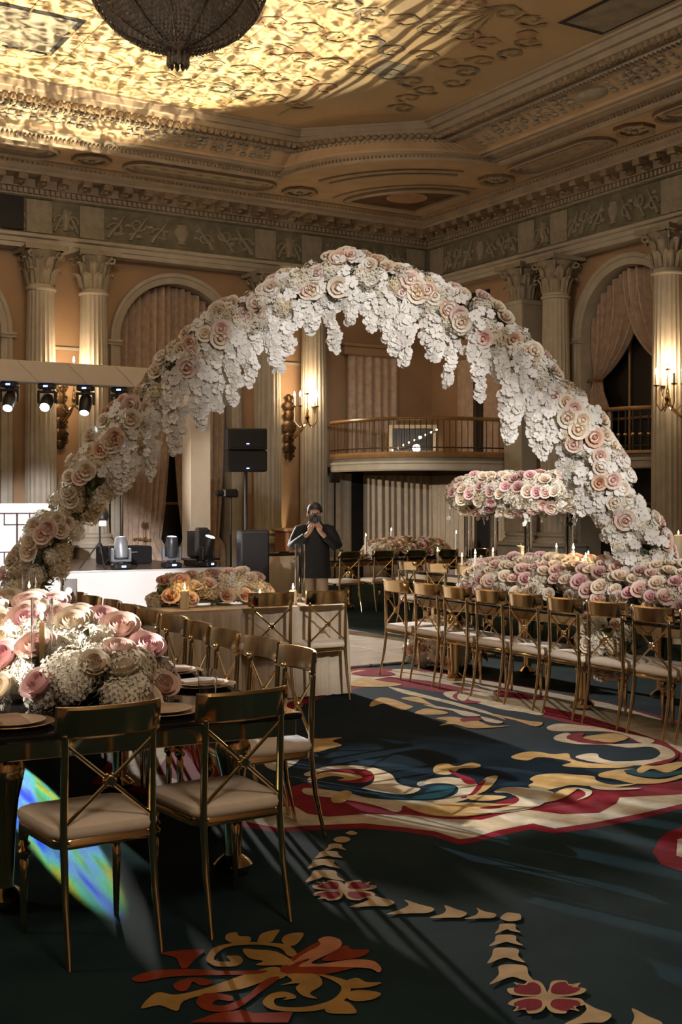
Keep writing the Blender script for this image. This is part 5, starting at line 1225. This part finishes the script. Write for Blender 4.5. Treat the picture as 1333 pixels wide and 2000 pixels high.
def arrangement(name, loc, rz, L, W, Ht, label, seed, rose_r, hyd_r, cols, near=False, zb=0., density=1., hang=0, full=False, cat='flowers', warm=.3):
    """mound (or, full, a floating roll) of roses and hydrangea heads over leaves"""
    rnd = random.Random(seed); t = empty(name, loc, rz, label, cat)
    area = L * (W + Ht * 1.6 + (W if full else 0))
    nh = int(area / (hyd_r * hyd_r * 2.6) * density); nr = int(area / (rose_r * rose_r * 6.8) * density)
    nh = min(nh, 260); nr = min(nr, 260)
    def surf(q):
        u = rnd.uniform(-1, 1); lo, hi = (-.35 * PI, 1.35 * PI) if full else (0.06 * PI, .94 * PI)
        a = rnd.uniform(lo, hi); e = math.sqrt(max(.04, 1 - abs(u) ** 5))
        x = u * L / 2; y = math.cos(a) * W / 2 * e * q; z = zb + math.sin(a) * Ht * e * q
        n = Vector((u ** 5 * .9, math.cos(a) / W, math.sin(a) / Ht)).normalized() if W else Vector((0, 0, 1))
        return Vector((x, y, z)), n
    core = MB()
    for i in range(13):
        pass
    core.tube([(-L / 2 * .93 + L * .93 * i / 12, 0, zb + (0 if full else Ht * .47)) for i in range(13)], [(min(W, Ht * 2) * .36 if full else Ht * .42) * math.sqrt(max(.12, 1 - abs(-1 + 2 * i / 12) ** 4)) for i in range(13)], 8)
    for i in range(int(nh * 2.2)):
        p, n = surf(rnd.uniform(.8, 1.0)); leafy(core, p, n + Vector((rnd.uniform(-.8, .8), rnd.uniform(-.8, .8), rnd.uniform(-.3, .5))), rnd.uniform(.05, .10), rnd)
    tag(core.build('foliage', 'leaf', t), kind='stuff')
    pts = []
    for i in range(nh):
        p, n = surf(.86)
        if i < 3: pass
        pts.append(p); place('hydrangea', (HYDN if near else HYD)[2 if rnd.random() < warm else rnd.randint(0, 1)], t, p, n, hyd_r * rnd.uniform(.85, 1.15), rnd.random() * 6)
    RR = RF if near else RN
    av = Matrix.Rotation(-rz, 3, 'Z') @ Vector((-.5, -.85, .25)); av *= .75 if near else .5      # heads turned out towards the aisle
    for i in range(nr):
        best = None
        for tr in range(6):
            p, n = surf(1.0)
            d = min([(p - q).length for q in pts[nh:]] or [9])
            if best is None or d > best[0]: best = (d, p, n)
        pts.append(best[1]); place('rose', RR[rnd.choice(cols)], t, best[1] + best[2] * hyd_r * (.30 if near else .35), best[2] + av + Vector((rnd.uniform(-.3, .3), rnd.uniform(-.3, .3), rnd.uniform(-.1, .3))), rose_r * rnd.uniform(.8, 1.15), rnd.random() * 6)
    for i in range(hang):
        u = -1 + 2 * (i + .5) / hang + rnd.uniform(-.05, .05); y0 = rnd.uniform(-.35, .35) * W; ln = rnd.uniform(.14, .34)
        x0 = u * L / 2 * .95; zt = zb - Ht * .5
        s_ = MB().tube([(x0, y0, zt + .1), (x0 + .02, y0 - .02, zt - ln * .5), (x0, y0, zt - ln)], .004, 4).build('orchid_spray', 'stem', t)
        for j in range(int(ln / .045)):
            place('orchid_blossom', OR, s_, (x0 + rnd.uniform(-.04, .04), y0 + rnd.uniform(-.04, .04), zt - .045 * j), (rnd.uniform(-.6, .6), -1 + rnd.uniform(-.3, .6), rnd.uniform(-.3, .4)), rnd.uniform(.032, .045), rnd.random() * 6)
    return t
CB = ['rose_cream', 'rose_blush', 'rose_cream', 'rose_pink', 'rose_blush']
# runners on the tables (local X along the run)
p_ = T1(1.50, -.06); arrangement('flower_runner', (p_[0], p_[1], .762), PI / 2 + TA, 2.35, .72, .31, 'big runner of cream hydrangeas and blush roses on the left foreground table', 11, .078, .085, ['rose_cream', 'rose_blush', 'rose_pink', 'rose_cream', 'rose_blush'], True, warm=.08)
p_ = T1(4.4, -.06); arrangement('flower_runner', (p_[0], p_[1], .762), PI / 2 + TA, 2.4, .62, .26, 'flower runner on the far half of the left table below the arch foot', 12, .065, .09, CB)
arrangement('flower_centrepiece', (4.42, 9.38, .762), TA, 1.0, .42, .24, 'peach and cream rose centrepiece on the clothed table', 13, .068, .075, ['rose_cream', 'rose_peach', 'rose_mauve', 'rose_peach', 'rose_blush'], warm=.9)
arrangement('flower_runner', (7.05, 7.35, .762), PI / 2, 3.75, .68, .36, 'long runner of blush roses and hydrangeas on the right table', 14, .065, .085, ['rose_cream', 'rose_blush', 'rose_cream', 'rose_cream', 'rose_blush', 'rose_pink', 'rose_mauve'], warm=.2, density=1.2)
arrangement('flower_runner', (9.25, 10.6, .762), PI / 2, 3.2, .42, .16, 'low mauve and blush flower runner on the table under the flower cloud', 15, .06, .075, ['rose_mauve', 'rose_blush', 'rose_mauve', 'rose_peach'], warm=.6, density=.8)
arrangement('flower_runner', (10.95, 15.98, .762), 0, 1.55, .5, .26, 'cream and blush flower runner on the far table near the balcony', 16, .07, .09, ['rose_cream', 'rose_blush', 'rose_peach', 'rose_mauve'], warm=.4)
arrangement('hanging_flowers', (6.46, 6.76, .56), PI / 2, .34, .34, .24, 'trailing clump of pale green hydrangea spilling over the right table edge', 17, .05, .07, ['rose_cream'], zb=0, full=True, density=1.2)
arrangement('floor_flowers', (7.15, 9.75, .02), PI / 2, .8, .5, .42, 'white flowers standing on the floor at the far end of the right table', 18, .06, .10, ['rose_cream', 'rose_blush'], warm=.1)
cl_ = arrangement('flower_cloud', (9.2, 11.15, 1.72), PI / 2, 2.35, .52, .22, 'raised cloud of white and pink flowers on clear stands at the right', 19, .068, .085, ['rose_cream', 'rose_pink', 'rose_blush', 'rose_cream', 'rose_mauve'], full=True, hang=16, warm=.12)
for k, yy in enumerate((10.25, 10.95, 11.6, 12.1)):
    t = empty('clear_stand', (9.22, yy, .762), 0, 'clear acrylic stand carrying the flower cloud, %s from the right' % ORD[k], 'stand', 'clear stands under the flower cloud')
    MB().lathe([(.05, .012), (.05, .86)], 14, caps=False).build('tube', 'acrylic', t, True)
    MB().lathe([(.10, 0), (.10, .012)], 16).build('base_disc', 'acrylic', t, True)

# ================================================================== FLOWER ARCH
LA = Vector((2.72, 9.85, 0)); RA = Vector((7.15, 6.95, 0)); AD = (RA - LA).normalized(); AN = Vector((AD.y, -AD.x, 0))
if AN.dot(LA) > 0: AN = -AN
ARC = [(.22, .77), (.32, .97), (.53, 1.38), (.74, 1.71), (.98, 2.04), (1.27, 2.39), (1.54, 2.70), (1.87, 2.98), (2.2, 3.19), (2.53, 3.33), (2.9, 3.39), (3.27, 3.34), (3.59, 3.22), (3.88, 3.03), (4.16, 2.81), (4.43, 2.52), (4.65, 2.2), (4.83, 1.87), (5.0, 1.59), (5.14, 1.3), (5.25, 1.02), (5.28, .77)]
ap = smoothpts([Vector((a, b, 0)) for a, b in ARC], 6, False)
cum = [0.]
for i in range(1, len(ap)): cum.append(cum[-1] + (ap[i] - ap[i - 1]).length)
LEN = cum[-1]
def arch_at(s_):
    s_ = max(0, min(LEN - 1e-4, s_)); i = 0
    while cum[i + 1] < s_: i += 1
    f = (s_ - cum[i]) / (cum[i + 1] - cum[i]); p = ap[i].lerp(ap[i + 1], f); d = (ap[i + 1] - ap[i]).normalized()
    return LA + AD * p.x + Vector((0, 0, p.y)), AD * d.x + Vector((0, 0, d.y)), AD * (-d.y) + Vector((0, 0, d.x))     # point, tangent, outward normal
rnd = random.Random(21)
O_ = Vector((LA.x + AD.x * 2.7, LA.y + AD.y * 2.7, 0))
at = empty('flower_arch', O_, 0, 'huge arch of white orchids and blush roses spanning the room', 'flower arch')
MB().tube([arch_at(LEN * i / 60)[0] - O_ for i in range(61)], .035, 8).tube([arch_at(LEN * i / 60)[0] - O_ + AN * .10 for i in range(61)], .018, 6).build('frame', 'wire', at, True)
b = MB(); b.tube([arch_at(LEN * i / 50)[0] - O_ for i in range(51)], .085, 8)
for i in range(1500):
    s_ = rnd.uniform(0, LEN); p, t_, n_ = arch_at(s_); a = rnd.uniform(0, 2 * PI); dr = n_ * math.sin(a) + AN * math.cos(a)
    leafy(b, p - O_ + dr * rnd.uniform(.07, .16), dr + t_ * rnd.uniform(-1, 1) + Vector((0, 0, rnd.uniform(-.5, .3))), rnd.uniform(.06, .13), rnd)
tag(b.build('foliage', 'leaf', at), kind='stuff')
def rad(s_):
    return .17 + .03 * math.sin(s_ * 5.3) + .02 * math.sin(s_ * 11.7) + .055 * math.exp(-((s_ / LEN - .12) / .14) ** 2) + .05 * math.exp(-((s_ / LEN - .9) / .12) ** 2)
for i in range(260):
    s_ = LEN * ((i + rnd.random()) / 260) ** 1.12; p, t_, n_ = arch_at(s_); a = rnd.uniform(-PI * .6, PI * 1.1); dr = n_ * math.sin(a) + AN * math.cos(a)
    warm = s_ < LEN * .28
    place('hydrangea', HYD[2 if rnd.random() < (.85 if warm else .2) else rnd.randint(0, 1)], at, p - O_ + dr * rad(s_) * .72, dr, rnd.uniform(.065, .10), rnd.random() * 6)
for i in range(200):
    s_ = LEN * (i + rnd.random()) / 200; p, t_, n_ = arch_at(s_); a = rnd.uniform(-PI * .12, PI * .78); dr = n_ * math.sin(a) + AN * math.cos(a)
    place('rose', RN[rnd.choice(['rose_cream', 'rose_cream', 'rose_blush', 'rose_cream', 'rose_blush', 'rose_cream', 'rose_peach'])], at, p - O_ + dr * rad(s_) * 1.05, dr + AN * .35, rnd.uniform(.056, .08), rnd.random() * 6)
# orchid cascades hanging from the arch: (picture column, lowest point, width) measured along the arch
rest = MB(); single = 0
CAS = [(1.0, 1.71, .22), (1.15, 1.75, .25), (1.32, 1.82, .16), (1.5, 2.02, .28), (1.70, 2.22, .25), (1.83, 2.36, .28), (1.97, 2.40, .2), (2.11, 2.56, .2), (2.26, 2.68, .25), (2.40, 2.80, .24), (2.56, 2.98, .24),
       (2.74, 2.84, .17), (2.90, 3.05, .2), (3.02, 3.00, .25), (3.20, 2.80, .28), (3.34, 2.71, .2), (3.52, 2.76, .32), (3.70, 2.56, .17), (3.88, 2.44, .2), (4.02, 2.60, .2), (4.15, 2.10, .28), (4.30, 2.30, .2), (4.40, 1.98, .36), (4.60, 1.82, .25), (4.76, 1.55, .28), (4.95, 1.28, .28), (5.08, 1.05, .22)]
def zat(u):
    for i in range(len(ap) - 1):
        if ap[i].x <= u <= ap[i + 1].x: return ap[i].y + (ap[i + 1].y - ap[i].y) * (u - ap[i].x) / max(1e-6, ap[i + 1].x - ap[i].x), i
    return 1., 0
for ci_, (u, zb_, w) in enumerate(CAS):
    w *= .84; zt_, i_ = zat(u); zt_ -= .02; ln = max(.16, zt_ - zb_)
    dpt = rnd.uniform(-.04, .14)
    base_ = LA + AD * u - O_ + AN * dpt
    sway = rnd.uniform(-.05, .05)
    path_ = [base_ + Vector((0, 0, zt_)) + AD * (sway * t * t) + AN * (.05 * math.sin(t * 3)) - Vector((0, 0, ln * t)) for t in (0, .35, .7, 1)]
    sp_ = MB().tube(path_, .006, 4).build('orchid_spray', 'stem', at)
    nb = int(ln * w / .0019 * .85); own = (ci_ % 2 == 0) and single < 270
    for j in range(nb):
        t = (j + rnd.random()) / nb; k = t * 3; q = path_[min(2, int(k))].lerp(path_[min(3, int(k) + 1)], k - int(k))
        hw = w * .5 * (1 - .72 * t ** 1.5); uu = rnd.uniform(-1, 1)
        c = q + AD * (uu * hw) + AN * (math.sqrt(1 - uu * uu) * hw * rnd.uniform(.3, .9)); nrm = AN * rnd.uniform(.6, 1.2) + AD * (uu * .9 + rnd.uniform(-.4, .4)) + Vector((0, 0, rnd.uniform(-.55, .45)))
        sz = rnd.uniform(.046, .066) * (1 - .2 * t)
        if own and single < 290: place('orchid_blossom', OR, sp_, c, nrm, sz, rnd.random() * 6); single += 1
        else: rest.add(ORB.v, ORB.f, orient(c, nrm, sz, rnd.random() * 6))
for i in range(430):      # loose orchid blossoms among the roses
    s_ = LEN * (.16 + .84 * rnd.random() ** .85); p, t_, n_ = arch_at(s_); a = rnd.uniform(-PI * .55, PI * .35); dr = n_ * math.sin(a) + AN * math.cos(a)
    rest.add(ORB.v, ORB.f, orient(p - O_ + dr * rad(s_) * rnd.uniform(.95, 1.15), dr + AN * .6 + Vector((0, 0, rnd.uniform(-.4, .4))), rnd.uniform(.044, .062), rnd.random() * 6))
tag(rest.build('orchid_blossoms', 'orchid', at, True), kind='stuff')

# ================================================================== CANDLES, PLACE SETTINGS
def candle(loc, h, r, label, glass=None, m='wax', lit=True, base=False, e=0):
    t = empty('candle', loc, 0, label, 'candle', 'candles on the tables')
    z0 = 0.
    if base:
        MB().lathe([(.045, 0), (.05, .006), (.018, .012), (.014, .05), (.02, .06), (.02, .075)], 12).build('holder', 'gold_metal', t, True); z0 = .07
    c = MB().lathe([(r, z0), (r, h - r * .4), (r * .7, h), (.001, h - .002)], 12).build('wax_body', m, t, True)
    MB().tube([(0, 0, h - .004), (0, 0, h + .012)], .0018, 4).build('wick', 'black', c)
    if lit: MB().lathe([(.001, 0), (.008, .010), (.0095, .018), (.005, .034), (.0006, .05)], 8, (0, 0, h + .006)).build('flame', 'flame', c, True)
    if glass:
        MB().lathe([(.002, .003), (glass[0], .003), (glass[0], glass[1]), (glass[0] - .003, glass[1]), (glass[0] - .003, .008), (.002, .008)], 20, caps=False).build('glass_cylinder', 'glass', t, True)
    if e: ll = light('candle_light', 'POINT', (0, 0, h + .06), e, (1.0, .6, .25), size=.02); ll.parent = t
    return t
p_ = T1(.60, -.30); candle(p_, .36, .011, 'lit taper candle in a clear cylinder before the big flower runner', (.045, .46), 'wax', True, True, 1.5)
p_ = T1(2.75, .36); candle(p_, .27, .013, 'lit taper candle in a clear cylinder beyond the big flower runner', (.05, .40), 'wax', True, True, 1.0)
p_ = T1(4.0, .40); candle(p_, .26, .013, 'lit taper candle by the far chairs of the left table', (.05, .38), 'wax', True, True)
candle((4.05, 9.08, .762), .15, .036, 'fat pillar candle at the left end of the clothed table', None, 'wax', True, False, 1.2)
candle((5.02, 9.02, .762), .12, .034, 'pillar candle beside the flowers on the right of the clothed table', None, 'wax', True, False, 1.0)
candle((4.72, 9.05, .762), .08, .025, 'small lit votive before the roses on the clothed table', None, 'wax_white')
candle((5.20, 9.22, .762), .42, .012, 'tall unlit taper in a clear cylinder on the clothed table', (.045, .5), 'wax_white', False, True)
for k, (x, y, h) in enumerate(((6.98, 7.71, .46), (6.98, 7.56, .39), (6.98, 9.05, .37), (6.98, 6.75, .30))):
    candle((x, y, .762), h, .012, 'lit taper on the right table, %s' % ('tallest, left of its close neighbour', 'right of the tallest taper', 'at the dance floor end of the flowers', 'half hidden beside the arch foot')[k], None, 'wax_white', True, True, 1.0)
for k, (x, y, h) in enumerate(((10.02, 15.72, .34), (10.93, 16.38, .40), (11.74, 15.72, .36))):
    candle((x, y, .762), h, .018, 'taper on the far table near the balcony, %s' % ('left of the flowers', 'behind the middle of the flowers', 'right of the flowers')[k], None, 'wax_white', True, True)
for k, (y, h) in enumerate(((12.3, .25), (11.8, .2), (11.2, .28), (10.7, .22), (10.1, .36), (9.6, .3))):
    candle((8.90, y, .762), h, .014, 'small lit candle on the flower cloud table, %s from the far end' % ORD[k], None, 'wax', True, True)
candle((10.6, 9.94, .0), 1.25, .07, 'thick glowing pillar candle standing at the right edge', None, 'wax', True, False, 2)
CHG = MB().lathe([(.001, .0), (.10, .0), (.155, .010), (.165, .016), (.16, .017), (.10, .006), (.001, .006)], 28).mesh('charger', 'plate_gold', True)
PLT = MB().lathe([(.001, .008), (.08, .008), (.125, .020), (.13, .024), (.125, .025), (.08, .013), (.001, .012)], 28).mesh('plate', 'plate_cream', True)
NAP = MB().bbox(-.05, .05, -.10, .10, .014, .032, .006).mesh('napkin', 'napkin')
def setting(loc, rz, label):
    t = empty('place_setting', loc, rz, label, 'place setting', 'place settings on the tables')
    obj('charger', CHG, t); obj('plate', PLT, t); obj('napkin', NAP, t)
def tumbler(loc, label, h=.11, r=.042):
    t = empty('drinking_glass', loc, 0, label, 'glass', 'glasses on the tables')
    MB().lathe([(.002, .0), (r * .8, .0), (r, h), (r - .003, h), (r * .8 - .003, .008), (.002, .008)], 20, caps=False).build('bowl', 'glass', t, True)
def goblet(loc, label, h=.19):
    t = empty('wine_glass', loc, 0, label, 'glass', 'glasses on the tables')
    MB().lathe([(.034, 0), (.032, .004), (.005, .010), (.004, h * .45), (.018, h * .5), (.036, h * .65), (.038, h * .8), (.031, h), (.029, h), (.035, h * .8), (.033, h * .66), (.003, h * .5)], 16, caps=False).build('goblet', 'glass', t, True)
for k, (u, v, rz, lab) in enumerate(((.24, -.50, 0, 'gold rimmed place setting at the near left corner of the left table'), (.24, .10, 0, 'place setting behind the right foreground chair'), (.85, .50, PI / 2, 'place setting by the nearest side chair of the left table'), (1.35, .52, PI / 2, 'place setting by the second side chair of the left table'), (1.8, .52, PI / 2, 'place setting by the third side chair of the left table'))):
    setting(T1(u, v, .7605), rz + TA, lab)
tumbler(T1(.55, .42), 'clear tumbler with blue glints above the right foreground chair', .12, .046)
goblet(T1(.52, .22), 'sparkling wine glass between the big flowers and the right foreground chair')
goblet(T1(.50, -.25), 'wine glass standing before the left part of the big flower runner')
goblet(T1(.35, -.66), 'wine glass at the near left edge of the left table')
for k, (x, y) in enumerate(T3P[2:8]):
    setting((6.66, y, .7605), PI / 2, 'place setting on the right table before the %s chair from the dance floor end' % ORD[k + 2])
    goblet((6.60, y - .17, .7605), 'wine glass on the right table before the %s chair from the dance floor end' % ORD[k + 2])
for k in range(5):
    setting((9.75 + .60 * k, 15.72, .7605), 0, 'place setting on the far table, %s from the left' % ORD[k])
    goblet((9.60 + .60 * k, 15.75, .7605), 'wine glass on the far table, %s from the left' % ORD[k])
    goblet((8.85, 12.2 - .6 * k, .7605), 'wine glass on the flower cloud table, %s from the far end' % ORD[k])

# ================================================================== PHOTOGRAPHER
def skin_obj(name, verts, edges, m, parent, sub=2):
    bm = bmesh.new(); ly = bm.verts.layers.skin.verify(); vs = []
    for i, (p, r) in enumerate(verts):
        v = bm.verts.new(p); v[ly].radius = (r, r) if not isinstance(r, tuple) else r; v[ly].use_root = (i == 0); vs.append(v)
    for a, c in edges: bm.edges.new((vs[a], vs[c]))
    me = bpy.data.meshes.new(name); bm.to_mesh(me); bm.free()
    o = obj(name, me, parent)
    sk = o.modifiers.new('skin', 'SKIN'); sk.use_smooth_shade = True; sk.branch_smoothing = .6
    o.modifiers.new('sub', 'SUBSURF').levels = sub; o.modifiers['sub'].render_levels = sub
    me.materials.append(MATS[m])
    return o
pt = empty('person', (7.78, 13.41, .012), -.52, 'person in a black jacket and khaki trousers raising a camera to the face', 'person')
arm = lambda s_: [((s_ * .165, .0, 1.285), .052), ((s_ * .275, -.07, 1.07), .044), ((s_ * .14, -.22, 1.17), .034), ((s_ * .055, -.27, 1.255), .028)]
V = [((0, 0, .86), (.14, .10)), ((0, 0, 1.02), (.13, .09)), ((0, 0, 1.20), (.15, .10)), ((0, 0, 1.325), .06), ((0, -.015, 1.42), .05), ((0, -.02, 1.475), (.078, .092)), ((0, -.01, 1.555), (.07, .08))]
E_ = [(0, 1), (1, 2), (2, 3), (3, 4), (4, 5), (5, 6)]
for s_ in (-1, 1):
    n0 = len(V); V += arm(s_); E_ += [(2, n0), (n0, n0 + 1), (n0 + 1, n0 + 2), (n0 + 2, n0 + 3)]
    n0 = len(V); V += [((s_ * .085, 0, .80), .085), ((s_ * .095, -.015, .45), .058), ((s_ * .10, .01, .09), .038), ((s_ * .115, -.13, .035), .032)]
    E_ += [(0, n0), (n0, n0 + 1), (n0 + 1, n0 + 2), (n0 + 2, n0 + 3)]
skin_obj('body', V, E_, 'skin', pt)
jk = MB(); rows = []
for z, a_, b_ in ((.66, .19, .15), (.655, .205, .155), (.70, .207, .157), (.85, .195, .15), (1.02, .185, .14), (1.18, .205, .14), (1.27, .205, .125), (1.315, .165, .105), (1.345, .095, .085), (1.375, .078, .078), (1.37, .066, .066)):
    rows.append([(a_ * math.cos(2 * PI * k / 24), .005 + b_ * math.sin(2 * PI * k / 24) + (.008 * math.sin(k * 2.0 + z * 9) if z < 1.2 else 0), z) for k in range(24)])
jk.grid(rows, closed=True)
for s_ in (-1, 1):
    jk.tube([(s_ * .12, .0, 1.275), (s_ * .195, -.005, 1.255), (s_ * .245, -.03, 1.16), (s_ * .285, -.06, 1.065), (s_ * .26, -.11, 1.07), (s_ * .19, -.175, 1.13), (s_ * .12, -.225, 1.19)], [.07, .078, .072, .068, .066, .058, .046], 12)
jk.build('jacket', 'jacket', pt, True)
V = [((0, 0, .80), (.15, .12)), ((0, 0, .92), (.145, .11))]; E_ = [(0, 1)]
for s_ in (-1, 1):
    n0 = len(V); V += [((s_ * .09, 0, .74), .10), ((s_ * .10, -.01, .42), .078), ((s_ * .105, .01, .07), .066)]; E_ += [(0, n0), (n0, n0 + 1), (n0 + 1, n0 + 2)]
skin_obj('trousers', V, E_, 'trousers', pt)
hb = MB(); rows = []
for i in range(9):
    z = -.25 + 1.25 * i / 8; z = min(z, 1)
    rows.append([(.098 * math.sqrt(max(0, 1 - z * z)) * math.cos(2 * PI * k / 18) * 1.02, .012 + .118 * math.sqrt(max(0, 1 - z * z)) * math.sin(2 * PI * k / 18), 1.505 + .115 * z + (.05 * max(0, -math.sin(2 * PI * k / 18)) if i < 4 else 0)) for k in range(18)])
hb.grid(rows, closed=True); hb.build('hair', 'hair', pt, True)
for s_ in (-1, 1):
    MB().ball((s_ * .092, .0, 1.455), .026, 6, 5, (.5, .8, 1.3)).build('ear', 'skin', pt, True)
    MB().ball((s_ * .034, -.106, 1.475), .012, 6, 4).build('eye', 'hair', pt, True)
    hd = MB(); hd.ball((s_ * .06, -.275, 1.275), .04, 8, 6, (.8, .6, 1.15))
    for k in range(4):
        x = s_ * (.085 - .022 * k); hd.tube([(x, -.285, 1.30), (x - s_ * .012, -.33, 1.325 + .006 * k), (x - s_ * .03, -.345, 1.35), (x - s_ * .04, -.335, 1.37)], [.0105, .0098, .009, .007], 6)
    hd.tube([(s_ * .035, -.27, 1.27), (s_ * .02, -.25, 1.31), (s_ * .022, -.245, 1.34)], [.012, .011, .008], 6)
    hd.build('hand', 'skin', pt, True)
    MB().bbox(s_ * .11 - .05, s_ * .11 + .05, -.19, .06, 0, .07, .02).build('shoe', 'black', pt)
MB().tube([(0, -.11, 1.46), (0, -.128, 1.445), (0, -.118, 1.43)], [.010, .016, .012], 6).build('nose', 'skin', pt, True)
MB().bbox(-.03, .03, -.108, -.10, 1.395, 1.405, .003).build('mouth', 'brick_red', pt)
t = empty('photo_camera', Vector((7.78, 13.41, 0)) + Matrix.Rotation(-.52, 3, 'Z') @ Vector((0, -.26, 0)) + Vector((0, 0, 1.34)), -.52, 'small dark photo camera held up by the photographer', 'camera')
MB().bbox(-.07, .07, -.035, .035, .02, .12, .012).bbox(-.025, .025, -.03, .03, .12, .145, .008).build('camera_body', 'black', t)
MB().lathe([(.036, 0), (.038, .06), (.042, .09), (.036, .095), (.03, .07)], 14, M=Matrix.Translation((0, -.035, .07)) @ Matrix.Rotation(PI / 2, 4, 'X')).build('camera_lens', 'black', t, True)
